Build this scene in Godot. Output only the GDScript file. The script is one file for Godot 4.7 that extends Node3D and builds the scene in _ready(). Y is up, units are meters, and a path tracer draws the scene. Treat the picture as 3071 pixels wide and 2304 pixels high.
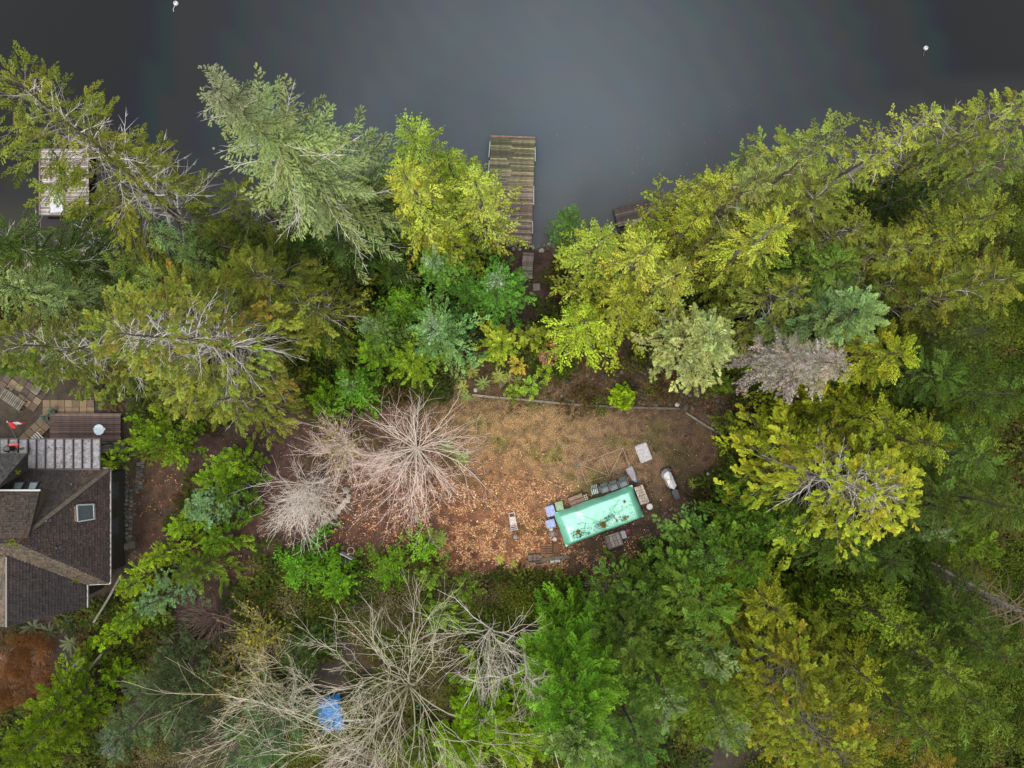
extends Node3D
# A lakeside clearing seen straight down from the air. World: x to the east, z to the south, y up, metres; the camera hangs CAM_H above the lawn.

const CAM_H := 42.66
const FOCAL := 2133.0          # pixels of the 3071-wide photograph
const WATER := -2.5
const GAIN := 3.3              # exposure times sky: what turns a base colour into a picture value
var rng := RandomNumberGenerator.new()
var taken := {}
var noise := FastNoiseLite.new()
var mats := {}
var branch_sets := {}

# ---------------------------------------------------------------- small helpers
class Geo:
	var v := PackedVector3Array()
	var c := PackedColorArray()
	var col := Color.WHITE
	func tri(p: Vector3, q: Vector3, r: Vector3) -> void:
		v.push_back(p); v.push_back(q); v.push_back(r)
		c.push_back(col); c.push_back(col); c.push_back(col)
	func quad(p: Vector3, q: Vector3, r: Vector3, s: Vector3) -> void:
		tri(p, q, r); tri(p, r, s)
	func box(t: Transform3D, size: Vector3) -> void:
		var h := size * 0.5
		var k := []
		for i in 8:
			k.append(t * Vector3(h.x if i & 1 else -h.x, h.y if i & 2 else -h.y, h.z if i & 4 else -h.z))
		quad(k[0], k[1], k[3], k[2]); quad(k[4], k[6], k[7], k[5])
		quad(k[0], k[2], k[6], k[4]); quad(k[1], k[5], k[7], k[3])
		quad(k[2], k[3], k[7], k[6]); quad(k[0], k[4], k[5], k[1])
	func bar(a: Vector3, b: Vector3, w: float, h: float) -> void:
		var d := (b - a)
		var x := d.normalized()
		var z := x.cross(Vector3.UP)
		z = Vector3(0, 0, 1) if z.length() < 0.01 else z.normalized()
		box(Transform3D(Basis(x, z.cross(x), z), (a + b) * 0.5), Vector3(d.length(), h, w))
	func tube(a: Vector3, b: Vector3, ra: float, rb: float, sides := 3) -> void:
		var d := (b - a).normalized()
		var u := d.cross(Vector3(0.3, 0.9, 0.2)).normalized()
		var w := d.cross(u)
		for i in sides:
			var f := TAU * i / sides
			var g := TAU * (i + 1) / sides
			var o := u * cos(f) + w * sin(f)
			var p := u * cos(g) + w * sin(g)
			tri(a + o * ra, a + p * ra, b + p * rb)
			if rb > 0.001:
				tri(a + o * ra, b + p * rb, b + o * rb)
	func path(pts: Array, ra: float, rb: float, sides := 5) -> void:
		for i in pts.size() - 1:
			var n := float(pts.size() - 1)
			tube(pts[i], pts[i + 1], lerpf(ra, rb, i / n), lerpf(ra, rb, (i + 1) / n), sides)
	func lathe(rings: Array, sides := 16, at := Vector3.ZERO) -> void:   # rings: [radius, height] from below to above
		for k in rings.size() - 1:
			for i in sides:
				var f := TAU * i / sides
				var g := TAU * (i + 1) / sides
				var a := Vector3(cos(f), 0, sin(f))
				var b := Vector3(cos(g), 0, sin(g))
				var lo: float = rings[k][0]
				var hi: float = rings[k + 1][0]
				var y0 := Vector3(0, rings[k][1], 0) + at
				var y1 := Vector3(0, rings[k + 1][1], 0) + at
				tri(a * lo + y0, b * lo + y0, b * hi + y1)
				tri(a * lo + y0, b * hi + y1, a * hi + y1)
	func into(m: ArrayMesh) -> ArrayMesh:
		if v.size() == 0:
			return m
		var arr := []
		arr.resize(Mesh.ARRAY_MAX)
		arr[Mesh.ARRAY_VERTEX] = v
		arr[Mesh.ARRAY_COLOR] = c
		m.add_surface_from_arrays(Mesh.PRIMITIVE_TRIANGLES, arr)
		return m
	func smooth(angle_all := true) -> ArrayMesh:
		var st := SurfaceTool.new()
		st.begin(Mesh.PRIMITIVE_TRIANGLES)
		for i in v.size():
			st.set_smooth_group(0 if angle_all else -1)
			st.set_color(c[i])
			st.add_vertex(v[i])
		st.index()
		st.generate_normals()
		return st.commit()

func at(px: float, py: float, h := 0.0) -> Vector3:                     # a photograph pixel and a height give a place
	var k := (CAM_H - h) / FOCAL
	return Vector3((px - 1535.5) * k, h, (py - 1152.0) * k)

func pix(p: Vector3) -> Vector2:
	var k := (CAM_H - p.y) / FOCAL
	return Vector2(p.x / k + 1535.5, p.z / k + 1152.0)

func lin(r: float, g: float, b: float, k := 1.0) -> Color:              # a colour as seen (0..255) as a linear base colour
	var c := Color(r / 255.0, g / 255.0, b / 255.0).srgb_to_linear()
	return Color(c.r * k, c.g * k, c.b * k)

func green(r: float, g: float, b: float, k := 0.42) -> Color:           # a leaf's own colour: light that bounces from leaf to leaf deepens it again
	var c := lin(r, g, b)
	var m := maxf(c.r, maxf(c.g, c.b))
	return Color(pow(c.r / m, 0.68) * m * k, pow(c.g / m, 0.72) * m * k, pow(c.b / m, 0.9) * m * k)

func seen(r: float, g: float, b: float) -> Color:                       # the base colour that shows as this value in open light
	return lin(r, g, b, 1.0 / GAIN)

func numbered(called: String) -> String:
	if not taken.has(called):
		taken[called] = 0
		return called
	taken[called] += 1
	return "%s_%03d" % [called, taken[called]]

func tag(o: Node, label: String, category := "", group := "", kind := "") -> void:
	o.set_meta("label", label)
	if category: o.set_meta("category", category)
	if group: o.set_meta("group", group)
	if kind: o.set_meta("kind", kind)

func thing(called: String, label: String, category: String, where := Vector3.ZERO, turn := 0.0, group := "") -> Node3D:
	var o := Node3D.new()
	o.name = numbered(called)
	add_child(o)
	o.position = where
	o.rotation.y = turn
	tag(o, label, category, group)
	return o

func part(called: String, mesh: Mesh, m: Material, parent: Node) -> MeshInstance3D:
	var o := MeshInstance3D.new()
	o.name = called if parent != self else numbered(called)
	o.mesh = mesh
	if m: o.material_override = m
	parent.add_child(o, true)
	return o

func solid(g: Geo) -> ArrayMesh:
	return g.into(ArrayMesh.new())

func setting(called: String, mesh: Mesh, m: Material, label: String) -> MeshInstance3D:
	var o := part(called, mesh, m, self)
	tag(o, label, "", "", "structure")
	return o

func copies(called: String, mesh: Mesh, m: Material, where: Array, tints: Array, parent: Node) -> MultiMeshInstance3D:
	var mm := MultiMesh.new()
	mm.transform_format = MultiMesh.TRANSFORM_3D
	mm.use_colors = true
	mm.mesh = mesh
	mm.instance_count = where.size()
	for i in where.size():
		mm.set_instance_transform(i, where[i])
		mm.set_instance_color(i, tints[i])
	var o := MultiMeshInstance3D.new()
	o.name = called if parent != self else numbered(called)
	o.multimesh = mm
	if m: o.material_override = m
	parent.add_child(o, true)
	return o

func rnd(a := 0.0, b := 1.0) -> float:
	return rng.randf_range(a, b)

func gray(a: float, b: float) -> Color:
	var k := rnd(a, b)
	return Color(k, k, k)

func mul(c: Color, k: float) -> Color:
	return Color(c.r * k, c.g * k, c.b * k)

# ---------------------------------------------------------------- materials
func noise_tex(freq: float, octaves: int, lo: float, hi: float, size := 512, kind := FastNoiseLite.TYPE_SIMPLEX_SMOOTH, sd := 1) -> ImageTexture:
	var n := FastNoiseLite.new()
	n.noise_type = kind
	n.frequency = freq
	n.fractal_octaves = octaves
	n.seed = sd
	var im := n.get_seamless_image(size, size)
	im.convert(Image.FORMAT_L8)
	var d := im.get_data()
	var out := PackedByteArray()
	out.resize(d.size())
	var sum := 0.0
	for i in d.size():
		var k := clampf(lerpf(lo, hi, d[i] / 255.0), 0.0, 1.0)
		out[i] = int(k * 255.0)
		if i % 16 == 0: sum += Color(k, k, k).srgb_to_linear().r
	var t := ImageTexture.create_from_image(Image.create_from_data(size, size, false, Image.FORMAT_L8, out))
	t.set_meta("even", d.size() / 16.0 / sum)                              # so that the texture leaves the mean colour as it is
	return t

func mat(key: String, rough := 0.8, vertex := true, color := Color.WHITE) -> StandardMaterial3D:
	if mats.has(key):
		return mats[key]
	var m := StandardMaterial3D.new()
	m.resource_name = key
	m.roughness = rough
	m.vertex_color_use_as_albedo = vertex
	m.albedo_color = color.linear_to_srgb() if color != Color.WHITE else color
	mats[key] = m
	return m

func textured(m: StandardMaterial3D, t: Texture2D, scale: Vector3, world := false, bump := 0.0) -> StandardMaterial3D:
	m.albedo_texture = t
	var even: float = t.get_meta("even", 1.0)
	m.albedo_color = Color(even, even, even).linear_to_srgb()
	m.uv1_triplanar = true
	m.uv1_world_triplanar = world
	m.uv1_scale = scale
	if bump > 0.0:
		m.heightmap_enabled = true
		m.heightmap_texture = t
		m.heightmap_scale = bump
	return m

func make_materials() -> void:
	var fine := noise_tex(0.06, 5, 0.1, 1.15, 512, FastNoiseLite.TYPE_SIMPLEX, 3)
	var coarse := noise_tex(0.012, 4, 0.78, 1.06, 256, FastNoiseLite.TYPE_SIMPLEX, 9)
	var grain := noise_tex(0.03, 4, 0.5, 1.15, 256, FastNoiseLite.TYPE_SIMPLEX, 5)
	var leafy := mat("foliage", 0.85)
	leafy.metallic_specular = 0.12
	leafy.backlight_enabled = true
	leafy.backlight = Color(0.5, 0.5, 0.5)
	mat("twigs", 0.85).metallic_specular = 0.2
	textured(mat("bark", 0.9), fine, Vector3(0.8, 0.25, 0.8), false, 3.0)
	textured(mat("wood", 0.85), grain, Vector3(0.25, 3.0, 3.0), false, 0.6)
	textured(mat("wood_across", 0.85), grain, Vector3(3.0, 3.0, 0.25), false, 0.6)
	textured(mat("stone", 0.9), fine, Vector3(0.9, 0.9, 0.9), true, 2.0)
	textured(mat("shingle", 0.95), fine, Vector3(0.7, 0.7, 0.7), true, 0.8)
	textured(mat("metal_roof", 0.5), coarse, Vector3(0.8, 0.8, 0.8), true)
	textured(mat("plastic_dirty", 0.45), coarse, Vector3(1.6, 1.6, 1.6), true)
	mat("plastic", 0.4)
	mat("tarp_scrap", 0.7)
	mat("pale_limb", 0.85).albedo_color = lin(206, 198, 184, 0.5).linear_to_srgb()
	mat("brown_limb", 0.85).albedo_color = lin(120, 106, 84, 0.42).linear_to_srgb()
	mat("paint", 0.55)
	var g := textured(mat("earth", 0.97), fine, Vector3(0.45, 0.45, 0.45), true, 3.0)
	g.detail_enabled = true
	g.detail_blend_mode = BaseMaterial3D.BLEND_MODE_MUL
	g.detail_albedo = noise_tex(0.02, 5, 0.62, 1.2, 512, FastNoiseLite.TYPE_SIMPLEX, 21)
	g.detail_uv_layer = BaseMaterial3D.DETAIL_UV_2
	g.uv2_triplanar = true
	g.uv2_world_triplanar = true
	g.uv2_scale = Vector3(0.11, 0.11, 0.11)
	var tarp := textured(mat("tarp", 0.28), noise_tex(0.012, 3, 0.86, 1.02, 256, FastNoiseLite.TYPE_SIMPLEX, 4), Vector3(0.5, 0.5, 0.5), true)
	tarp.metallic_specular = 0.8
	var glass := mat("glass", 0.05, false)
	glass.transparency = BaseMaterial3D.TRANSPARENCY_ALPHA
	glass.albedo_color = Color(0.7, 0.78, 0.82, 0.25)
	var sky_glass := mat("window_glass", 0.06, false, Color(0.03, 0.035, 0.04))
	sky_glass.metallic_specular = 0.9
	var w := mat("water", 0.07)
	w.metallic_specular = 0.24
	w.normal_enabled = true
	var wn := FastNoiseLite.new()
	wn.frequency = 0.02
	wn.fractal_octaves = 3
	var wi := wn.get_seamless_image(256, 256)
	wi.bump_map_to_normal_map(2.0)
	w.normal_texture = ImageTexture.create_from_image(wi)
	w.normal_scale = 0.1
	w.uv1_triplanar = true
	w.uv1_world_triplanar = true
	w.uv1_scale = Vector3(0.2, 0.2, 0.2)

# ---------------------------------------------------------------- terrain
const SHORE := [[-400, 800], [0, 762], [400, 752], [1000, 735], [1480, 742], [1600, 752], [1700, 730], [1900, 690], [2200, 620], [2600, 545], [3071, 470], [3600, 420]]

func shore_z(x: float) -> float:
	var k := (CAM_H - WATER) / FOCAL
	var px := x / k + 1535.5
	var y := 0.0
	if px <= SHORE[0][0]:
		y = SHORE[0][1]
	elif px >= SHORE[-1][0]:
		y = SHORE[-1][1]
	else:
		for i in SHORE.size() - 1:
			if px <= SHORE[i + 1][0]:
				var t: float = (px - SHORE[i][0]) / float(SHORE[i + 1][0] - SHORE[i][0])
				y = lerpf(SHORE[i][1], SHORE[i + 1][1], t)
				break
	return (y - 1152.0) * k + noise.get_noise_1d(x * 9.0) * 0.35

func ground(x: float, z: float) -> float:
	var s := shore_z(x)
	var d := z - s
	var bump := noise.get_noise_2d(x * 6.0, z * 6.0)
	if d < 0.0:
		return maxf(WATER - 0.03 + d * 0.22, -9.0)
	var top := maxf(1.0, s + 5.0)
	var t := clampf(d / (top - s), 0.0, 1.0)
	var h := lerpf(WATER + 0.12, 0.0, t * t * (3.0 - 2.0 * t) * 0.7 + t * 0.3)
	return h + bump * 0.16 * clampf(d, 0.0, 1.0) * (1.0 if z < 0.8 else 0.35)

var lawn := PackedVector2Array([Vector2(1380, 1185), Vector2(1420, 1186), Vector2(1560, 1198), Vector2(1700, 1212), Vector2(2040, 1228), Vector2(2165, 1303), Vector2(2150, 1420), Vector2(2060, 1500), Vector2(1980, 1600), Vector2(1880, 1690), Vector2(1640, 1735), Vector2(1330, 1740), Vector2(1300, 1640), Vector2(1080, 1640), Vector2(1040, 1720), Vector2(900, 1650), Vector2(800, 1640), Vector2(700, 1760), Vector2(640, 1830), Vector2(560, 1800), Vector2(700, 1560), Vector2(740, 1380), Vector2(700, 1340), Vector2(640, 1360), Vector2(500, 1560), Vector2(440, 1650), Vector2(390, 1620), Vector2(400, 1400), Vector2(520, 1310), Vector2(900, 1260), Vector2(1200, 1200)])
var path_area := PackedVector2Array([Vector2(660, 1340), Vector2(880, 1300), Vector2(860, 1640), Vector2(780, 1640), Vector2(720, 1760), Vector2(620, 1900), Vector2(480, 1960), Vector2(520, 1800), Vector2(640, 1680), Vector2(730, 1560), Vector2(760, 1420)])
var house_area := PackedVector2Array([Vector2(-700, 1090), Vector2(230, 1090), Vector2(420, 1300), Vector2(440, 1640), Vector2(300, 1830), Vector2(20, 1885), Vector2(-700, 1885)])
var bank := PackedVector2Array([Vector2(1330, 1180), Vector2(1330, 1080), Vector2(1450, 960), Vector2(1540, 740), Vector2(1680, 740), Vector2(1660, 1000), Vector2(1800, 1060), Vector2(2200, 1090), Vector2(2290, 1200), Vector2(2180, 1310), Vector2(2040, 1230), Vector2(1700, 1212)])

# colour patches of the ground: pixel, reach in pixels, colour as seen
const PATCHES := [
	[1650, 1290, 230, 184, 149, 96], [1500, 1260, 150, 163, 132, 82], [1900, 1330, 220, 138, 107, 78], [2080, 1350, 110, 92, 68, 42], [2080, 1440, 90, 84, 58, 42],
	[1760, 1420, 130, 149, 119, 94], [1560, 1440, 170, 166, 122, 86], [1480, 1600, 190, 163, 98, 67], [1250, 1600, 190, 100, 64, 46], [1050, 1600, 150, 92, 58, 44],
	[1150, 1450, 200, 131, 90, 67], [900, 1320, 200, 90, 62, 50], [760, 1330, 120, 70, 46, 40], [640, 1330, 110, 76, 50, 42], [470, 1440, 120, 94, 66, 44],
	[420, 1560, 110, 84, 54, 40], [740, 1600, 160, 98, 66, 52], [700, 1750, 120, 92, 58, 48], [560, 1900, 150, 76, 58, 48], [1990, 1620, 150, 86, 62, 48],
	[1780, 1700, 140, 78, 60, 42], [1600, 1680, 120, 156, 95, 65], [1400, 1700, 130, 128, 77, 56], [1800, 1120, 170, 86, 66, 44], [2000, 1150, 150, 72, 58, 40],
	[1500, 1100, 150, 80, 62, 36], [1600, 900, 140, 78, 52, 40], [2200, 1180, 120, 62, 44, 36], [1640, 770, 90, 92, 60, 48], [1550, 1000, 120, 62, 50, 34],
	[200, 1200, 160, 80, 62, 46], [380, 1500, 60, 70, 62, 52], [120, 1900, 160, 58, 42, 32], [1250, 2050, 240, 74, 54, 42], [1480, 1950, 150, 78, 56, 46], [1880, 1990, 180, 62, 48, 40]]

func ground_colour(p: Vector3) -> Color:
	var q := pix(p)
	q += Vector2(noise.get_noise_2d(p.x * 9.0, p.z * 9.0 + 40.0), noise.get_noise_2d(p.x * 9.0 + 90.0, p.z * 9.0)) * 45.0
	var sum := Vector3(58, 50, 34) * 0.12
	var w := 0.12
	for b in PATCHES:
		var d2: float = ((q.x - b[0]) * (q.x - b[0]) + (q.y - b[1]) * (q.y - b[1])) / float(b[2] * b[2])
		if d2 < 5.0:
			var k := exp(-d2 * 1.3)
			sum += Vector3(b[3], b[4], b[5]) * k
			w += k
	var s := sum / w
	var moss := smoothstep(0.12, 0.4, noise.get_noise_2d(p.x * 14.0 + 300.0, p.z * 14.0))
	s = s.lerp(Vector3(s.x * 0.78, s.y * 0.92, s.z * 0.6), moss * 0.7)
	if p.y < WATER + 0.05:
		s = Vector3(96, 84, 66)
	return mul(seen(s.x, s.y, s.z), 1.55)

func axis_steps(lo: float, hi: float, step: float) -> PackedFloat32Array:
	var out := PackedFloat32Array([lo - 420.0, lo - 160.0, lo - 60.0, lo - 24.0, lo - 9.0, lo - 3.0])
	var x := lo
	while x <= hi:
		out.push_back(x)
		x += step
	out.append_array(PackedFloat32Array([hi + 3.0, hi + 9.0, hi + 24.0, hi + 60.0, hi + 160.0, hi + 420.0]))
	return out

func sheet(xs: PackedFloat32Array, zs: PackedFloat32Array, height: Callable, colour: Callable) -> ArrayMesh:
	var v := PackedVector3Array()
	var c := PackedColorArray()
	var idx := PackedInt32Array()
	for z in zs:
		for x in xs:
			var y: float = height.call(x, z)
			v.push_back(Vector3(x, y, z))
			c.push_back(colour.call(Vector3(x, y, z)))
	var n := PackedVector3Array()
	n.resize(v.size())
	var w := xs.size()
	for j in zs.size():
		for i in w:
			var a := v[j * w + maxi(i - 1, 0)]
			var b := v[j * w + mini(i + 1, w - 1)]
			var d := v[maxi(j - 1, 0) * w + i]
			var e := v[mini(j + 1, zs.size() - 1) * w + i]
			n[j * w + i] = (e - d).cross(b - a).normalized()
	for j in zs.size() - 1:
		for i in w - 1:
			var k := j * w + i
			idx.append_array(PackedInt32Array([k, k + 1, k + w + 1, k, k + w + 1, k + w]))
	var arr := []
	arr.resize(Mesh.ARRAY_MAX)
	arr[Mesh.ARRAY_VERTEX] = v
	arr[Mesh.ARRAY_NORMAL] = n
	arr[Mesh.ARRAY_COLOR] = c
	arr[Mesh.ARRAY_INDEX] = idx
	var m := ArrayMesh.new()
	m.add_surface_from_arrays(Mesh.PRIMITIVE_TRIANGLES, arr)
	return m

func water_colour(p: Vector3) -> Color:                                 # painted-in light falloff, bright off the dock to dark sides; silty shore edge
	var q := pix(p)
	var painted_falloff := exp(-pow((q.x - 1640.0) / 760.0, 2.0) - pow((q.y - 480.0) / 800.0, 2.0))
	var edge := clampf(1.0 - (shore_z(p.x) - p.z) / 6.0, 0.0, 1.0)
	var c := lin(8, 10, 11).lerp(lin(108, 118, 126), clampf(painted_falloff * (1.0 + 0.12 * noise.get_noise_2d(p.x * 3.0, p.z * 3.0)), 0.0, 1.0))
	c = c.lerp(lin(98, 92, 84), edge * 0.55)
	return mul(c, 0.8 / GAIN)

# ---------------------------------------------------------------- foliage
# One bough of a kind of tree along +x, 1 surface of leaves (tinted per copy), 1 of wood.
const KINDS := {
	"spruce": {"up": 0.08, "droop": 0.2, "per_m": 13.0, "twig": 0.17, "angle": 0.85, "hang": -0.42, "bare": 0.03, "step": 0.06, "long": 0.12, "wide": 0.026, "fan": 4, "spread": 0.5, "rise": -0.12, "puff": 2, "wood": [214, 208, 190], "thick": 0.012},
	"fir": {"up": 0.16, "droop": 0.34, "per_m": 8.0, "twig": 0.27, "angle": 0.85, "hang": -0.3, "bare": 0.34, "step": 0.06, "long": 0.12, "wide": 0.028, "fan": 5, "spread": 0.8, "rise": 0.02, "puff": 7, "wood": [226, 220, 210], "thick": 0.014},
	"cedar": {"up": 0.12, "droop": 0.40, "per_m": 9.0, "twig": 0.26, "angle": 0.9, "hang": -0.42, "bare": 0.16, "step": 0.07, "long": 0.125, "wide": 0.04, "fan": 5, "spread": 0.75, "rise": 0.0, "puff": 9, "wood": [186, 172, 144], "thick": 0.010},
	"hemlock": {"up": 0.10, "droop": 0.34, "per_m": 10.0, "twig": 0.24, "angle": 0.95, "hang": -0.3, "bare": 0.10, "step": 0.06, "long": 0.11, "wide": 0.028, "fan": 5, "spread": 0.8, "rise": 0.02, "puff": 4, "wood": [104, 94, 74], "thick": 0.009},
	"young": {"up": 0.34, "droop": 0.34, "per_m": 13.0, "twig": 0.25, "angle": 0.85, "hang": -0.2, "bare": 0.04, "step": 0.055, "long": 0.1, "wide": 0.024, "fan": 5, "spread": 0.6, "rise": 0.05, "puff": 4, "wood": [128, 140, 108], "thick": 0.009},
	"pine": {"up": 0.40, "droop": 0.20, "per_m": 7.0, "twig": 0.32, "angle": 0.75, "hang": 0.12, "bare": 0.22, "step": 0.09, "long": 0.15, "wide": 0.02, "fan": 7, "spread": 1.1, "rise": 0.3, "puff": 12, "wood": [126, 122, 106], "thick": 0.010},
	"bush": {"up": 0.55, "droop": 0.30, "per_m": 14.0, "twig": 0.32, "angle": 0.9, "hang": 0.05, "bare": 0.12, "step": 0.06, "long": 0.115, "wide": 0.032, "fan": 5, "spread": 0.7, "rise": 0.15, "puff": 7, "wood": [96, 84, 60], "thick": 0.009},
	"open": {"up": 0.14, "droop": 0.30, "per_m": 9.0, "twig": 0.27, "angle": 0.8, "hang": -0.22, "bare": 0.56, "step": 0.065, "long": 0.125, "wide": 0.036, "fan": 5, "spread": 0.8, "rise": 0.05, "puff": 9, "wood": [224, 216, 200], "thick": 0.013},
	"ribs": {"up": 0.30, "droop": 0.85, "per_m": 2.0, "twig": 0.16, "angle": 0.8, "hang": -0.3, "bare": 0.35, "step": 0.3, "long": 0.0, "wide": 0.0, "fan": 0, "spread": 0.9, "rise": 0.0, "puff": 0, "wood": [216, 202, 186], "thick": 0.026},
	"stick": {"up": 0.12, "droop": 0.2, "per_m": 1.2, "twig": 0.3, "angle": 0.6, "hang": 0.0, "bare": 0.3, "step": 0.3, "long": 0.0, "wide": 0.0, "fan": 0, "spread": 0.9, "rise": 0.0, "puff": 0, "wood": [230, 222, 208], "thick": 0.012},
	"limb": {"up": 0.12, "droop": 0.2, "per_m": 2.2, "twig": 0.38, "angle": 0.55, "hang": 0.0, "bare": 0.25, "step": 0.3, "long": 0.0, "wide": 0.0, "fan": 0, "spread": 0.9, "rise": 0.0, "puff": 0, "wood": [240, 232, 220], "thick": 0.0145},
	"dead": {"up": 0.05, "droop": 0.55, "per_m": 12.0, "twig": 0.30, "angle": 0.8, "hang": -0.35, "bare": 0.05, "step": 0.11, "long": 0.17, "wide": 0.022, "fan": 3, "spread": 0.9, "rise": 0.0, "puff": 2, "wood": [140, 124, 112], "thick": 0.010},
}

func make_bough(p: Dictionary, length: float) -> ArrayMesh:
	var leaf := Geo.new()
	var wood := Geo.new()
	wood.col = lin(p.wood[0], p.wood[1], p.wood[2], 0.5)
	var n := maxi(4, int(p.per_m * length))
	var pts := []
	var sway := rnd(-0.12, 0.12)
	for i in 9:
		var t := i / 8.0
		pts.append(Vector3(length * t * (1.0 - 0.12 * t), length * (p.up * t - p.droop * t * t), length * (sway * sin(t * 3.0) + rnd(-0.01, 0.01))))
	wood.path(pts, p.thick * length, 0.004, 3)
	for i in n + 2:
		var t := minf(p.bare + (1.0 - p.bare) * (i + rnd(0.0, 0.8)) / n, 0.995)
		var k := t * 8.0
		var j := mini(int(k), 7)
		var o: Vector3 = pts[j].lerp(pts[j + 1], k - j)
		var ax: Vector3 = (pts[j + 1] - pts[j]).normalized()
		if rnd() < 0.16 and i < n: continue
		var side := 1.0 if i % 2 else -1.0
		var ang: float = p.angle * rnd(0.55, 1.35) * side
		if i >= n: ang *= 0.15
		var d := ax.rotated(Vector3.UP, ang)
		d.y += p.hang + rnd(-0.32, 0.32)
		d = d.normalized()
		var prof: float = clampf((t - p.bare) * 5.0 + 0.35, 0.0, 1.0) * (0.25 + 0.75 * pow(1.0 - t, 0.75))
		var tl: float = length * p.twig * prof * rnd(0.4, 1.4) + 0.06
		var e := o + d * tl + Vector3(0, -0.10 * tl, 0)
		wood.tube(o, e, 0.0035 * length + 0.003, 0.002, 3)
		var steps := maxi(1, int(tl / p.step))
		var shade := rnd(0.72, 1.25)
		for s in steps + 1:
			var f := (s + 0.5) / (steps + 1.0)
			var b := o.lerp(e, f)
			var count: int = p.fan + (p.puff if s == steps else 0)
			for q in count:
				var a: float = rnd(-1.0, 1.0) * p.spread * (1.4 if s == steps else 1.0)
				var g := d.rotated(Vector3.UP, a)
				g.y += p.rise * rnd(-0.6, 1.4)
				g = g.normalized()
				var ln: float = p.long * rnd(0.6, 1.25)
				var wd: float = p.wide * rnd(0.7, 1.3)
				var across := g.cross(Vector3(rnd(-0.8, 0.8), 1.0, rnd(-0.8, 0.8))).normalized() * wd * 0.5
				var tone := shade * rnd(0.55, 1.42)
				leaf.col = Color(tone * rnd(0.92, 1.1), tone, tone * rnd(0.8, 1.1))
				var mid := b + g * ln * 0.45
				leaf.tri(b, mid + across, b + g * ln)
				leaf.tri(b, b + g * ln, mid - across)
	var m := ArrayMesh.new()
	leaf.into(m)
	if leaf.v.size(): m.surface_set_material(0, mats.foliage)
	wood.into(m)
	m.surface_set_material(m.get_surface_count() - 1, mats.twigs)
	return m

func bough(kind: String, length: float) -> Array:
	var size := 0
	for i in 4:
		if length > [0.9, 1.7, 2.7, 99.0][i]: size = i + 1
	var key := "%s%d%d" % [kind, size, rng.randi() % 3]
	if not branch_sets.has(key):
		branch_sets[key] = make_bough(KINDS[kind], [0.7, 1.25, 2.1, 3.2, 3.2][size])
	return [branch_sets[key], [0.7, 1.25, 2.1, 3.2, 3.2][size]]

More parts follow.
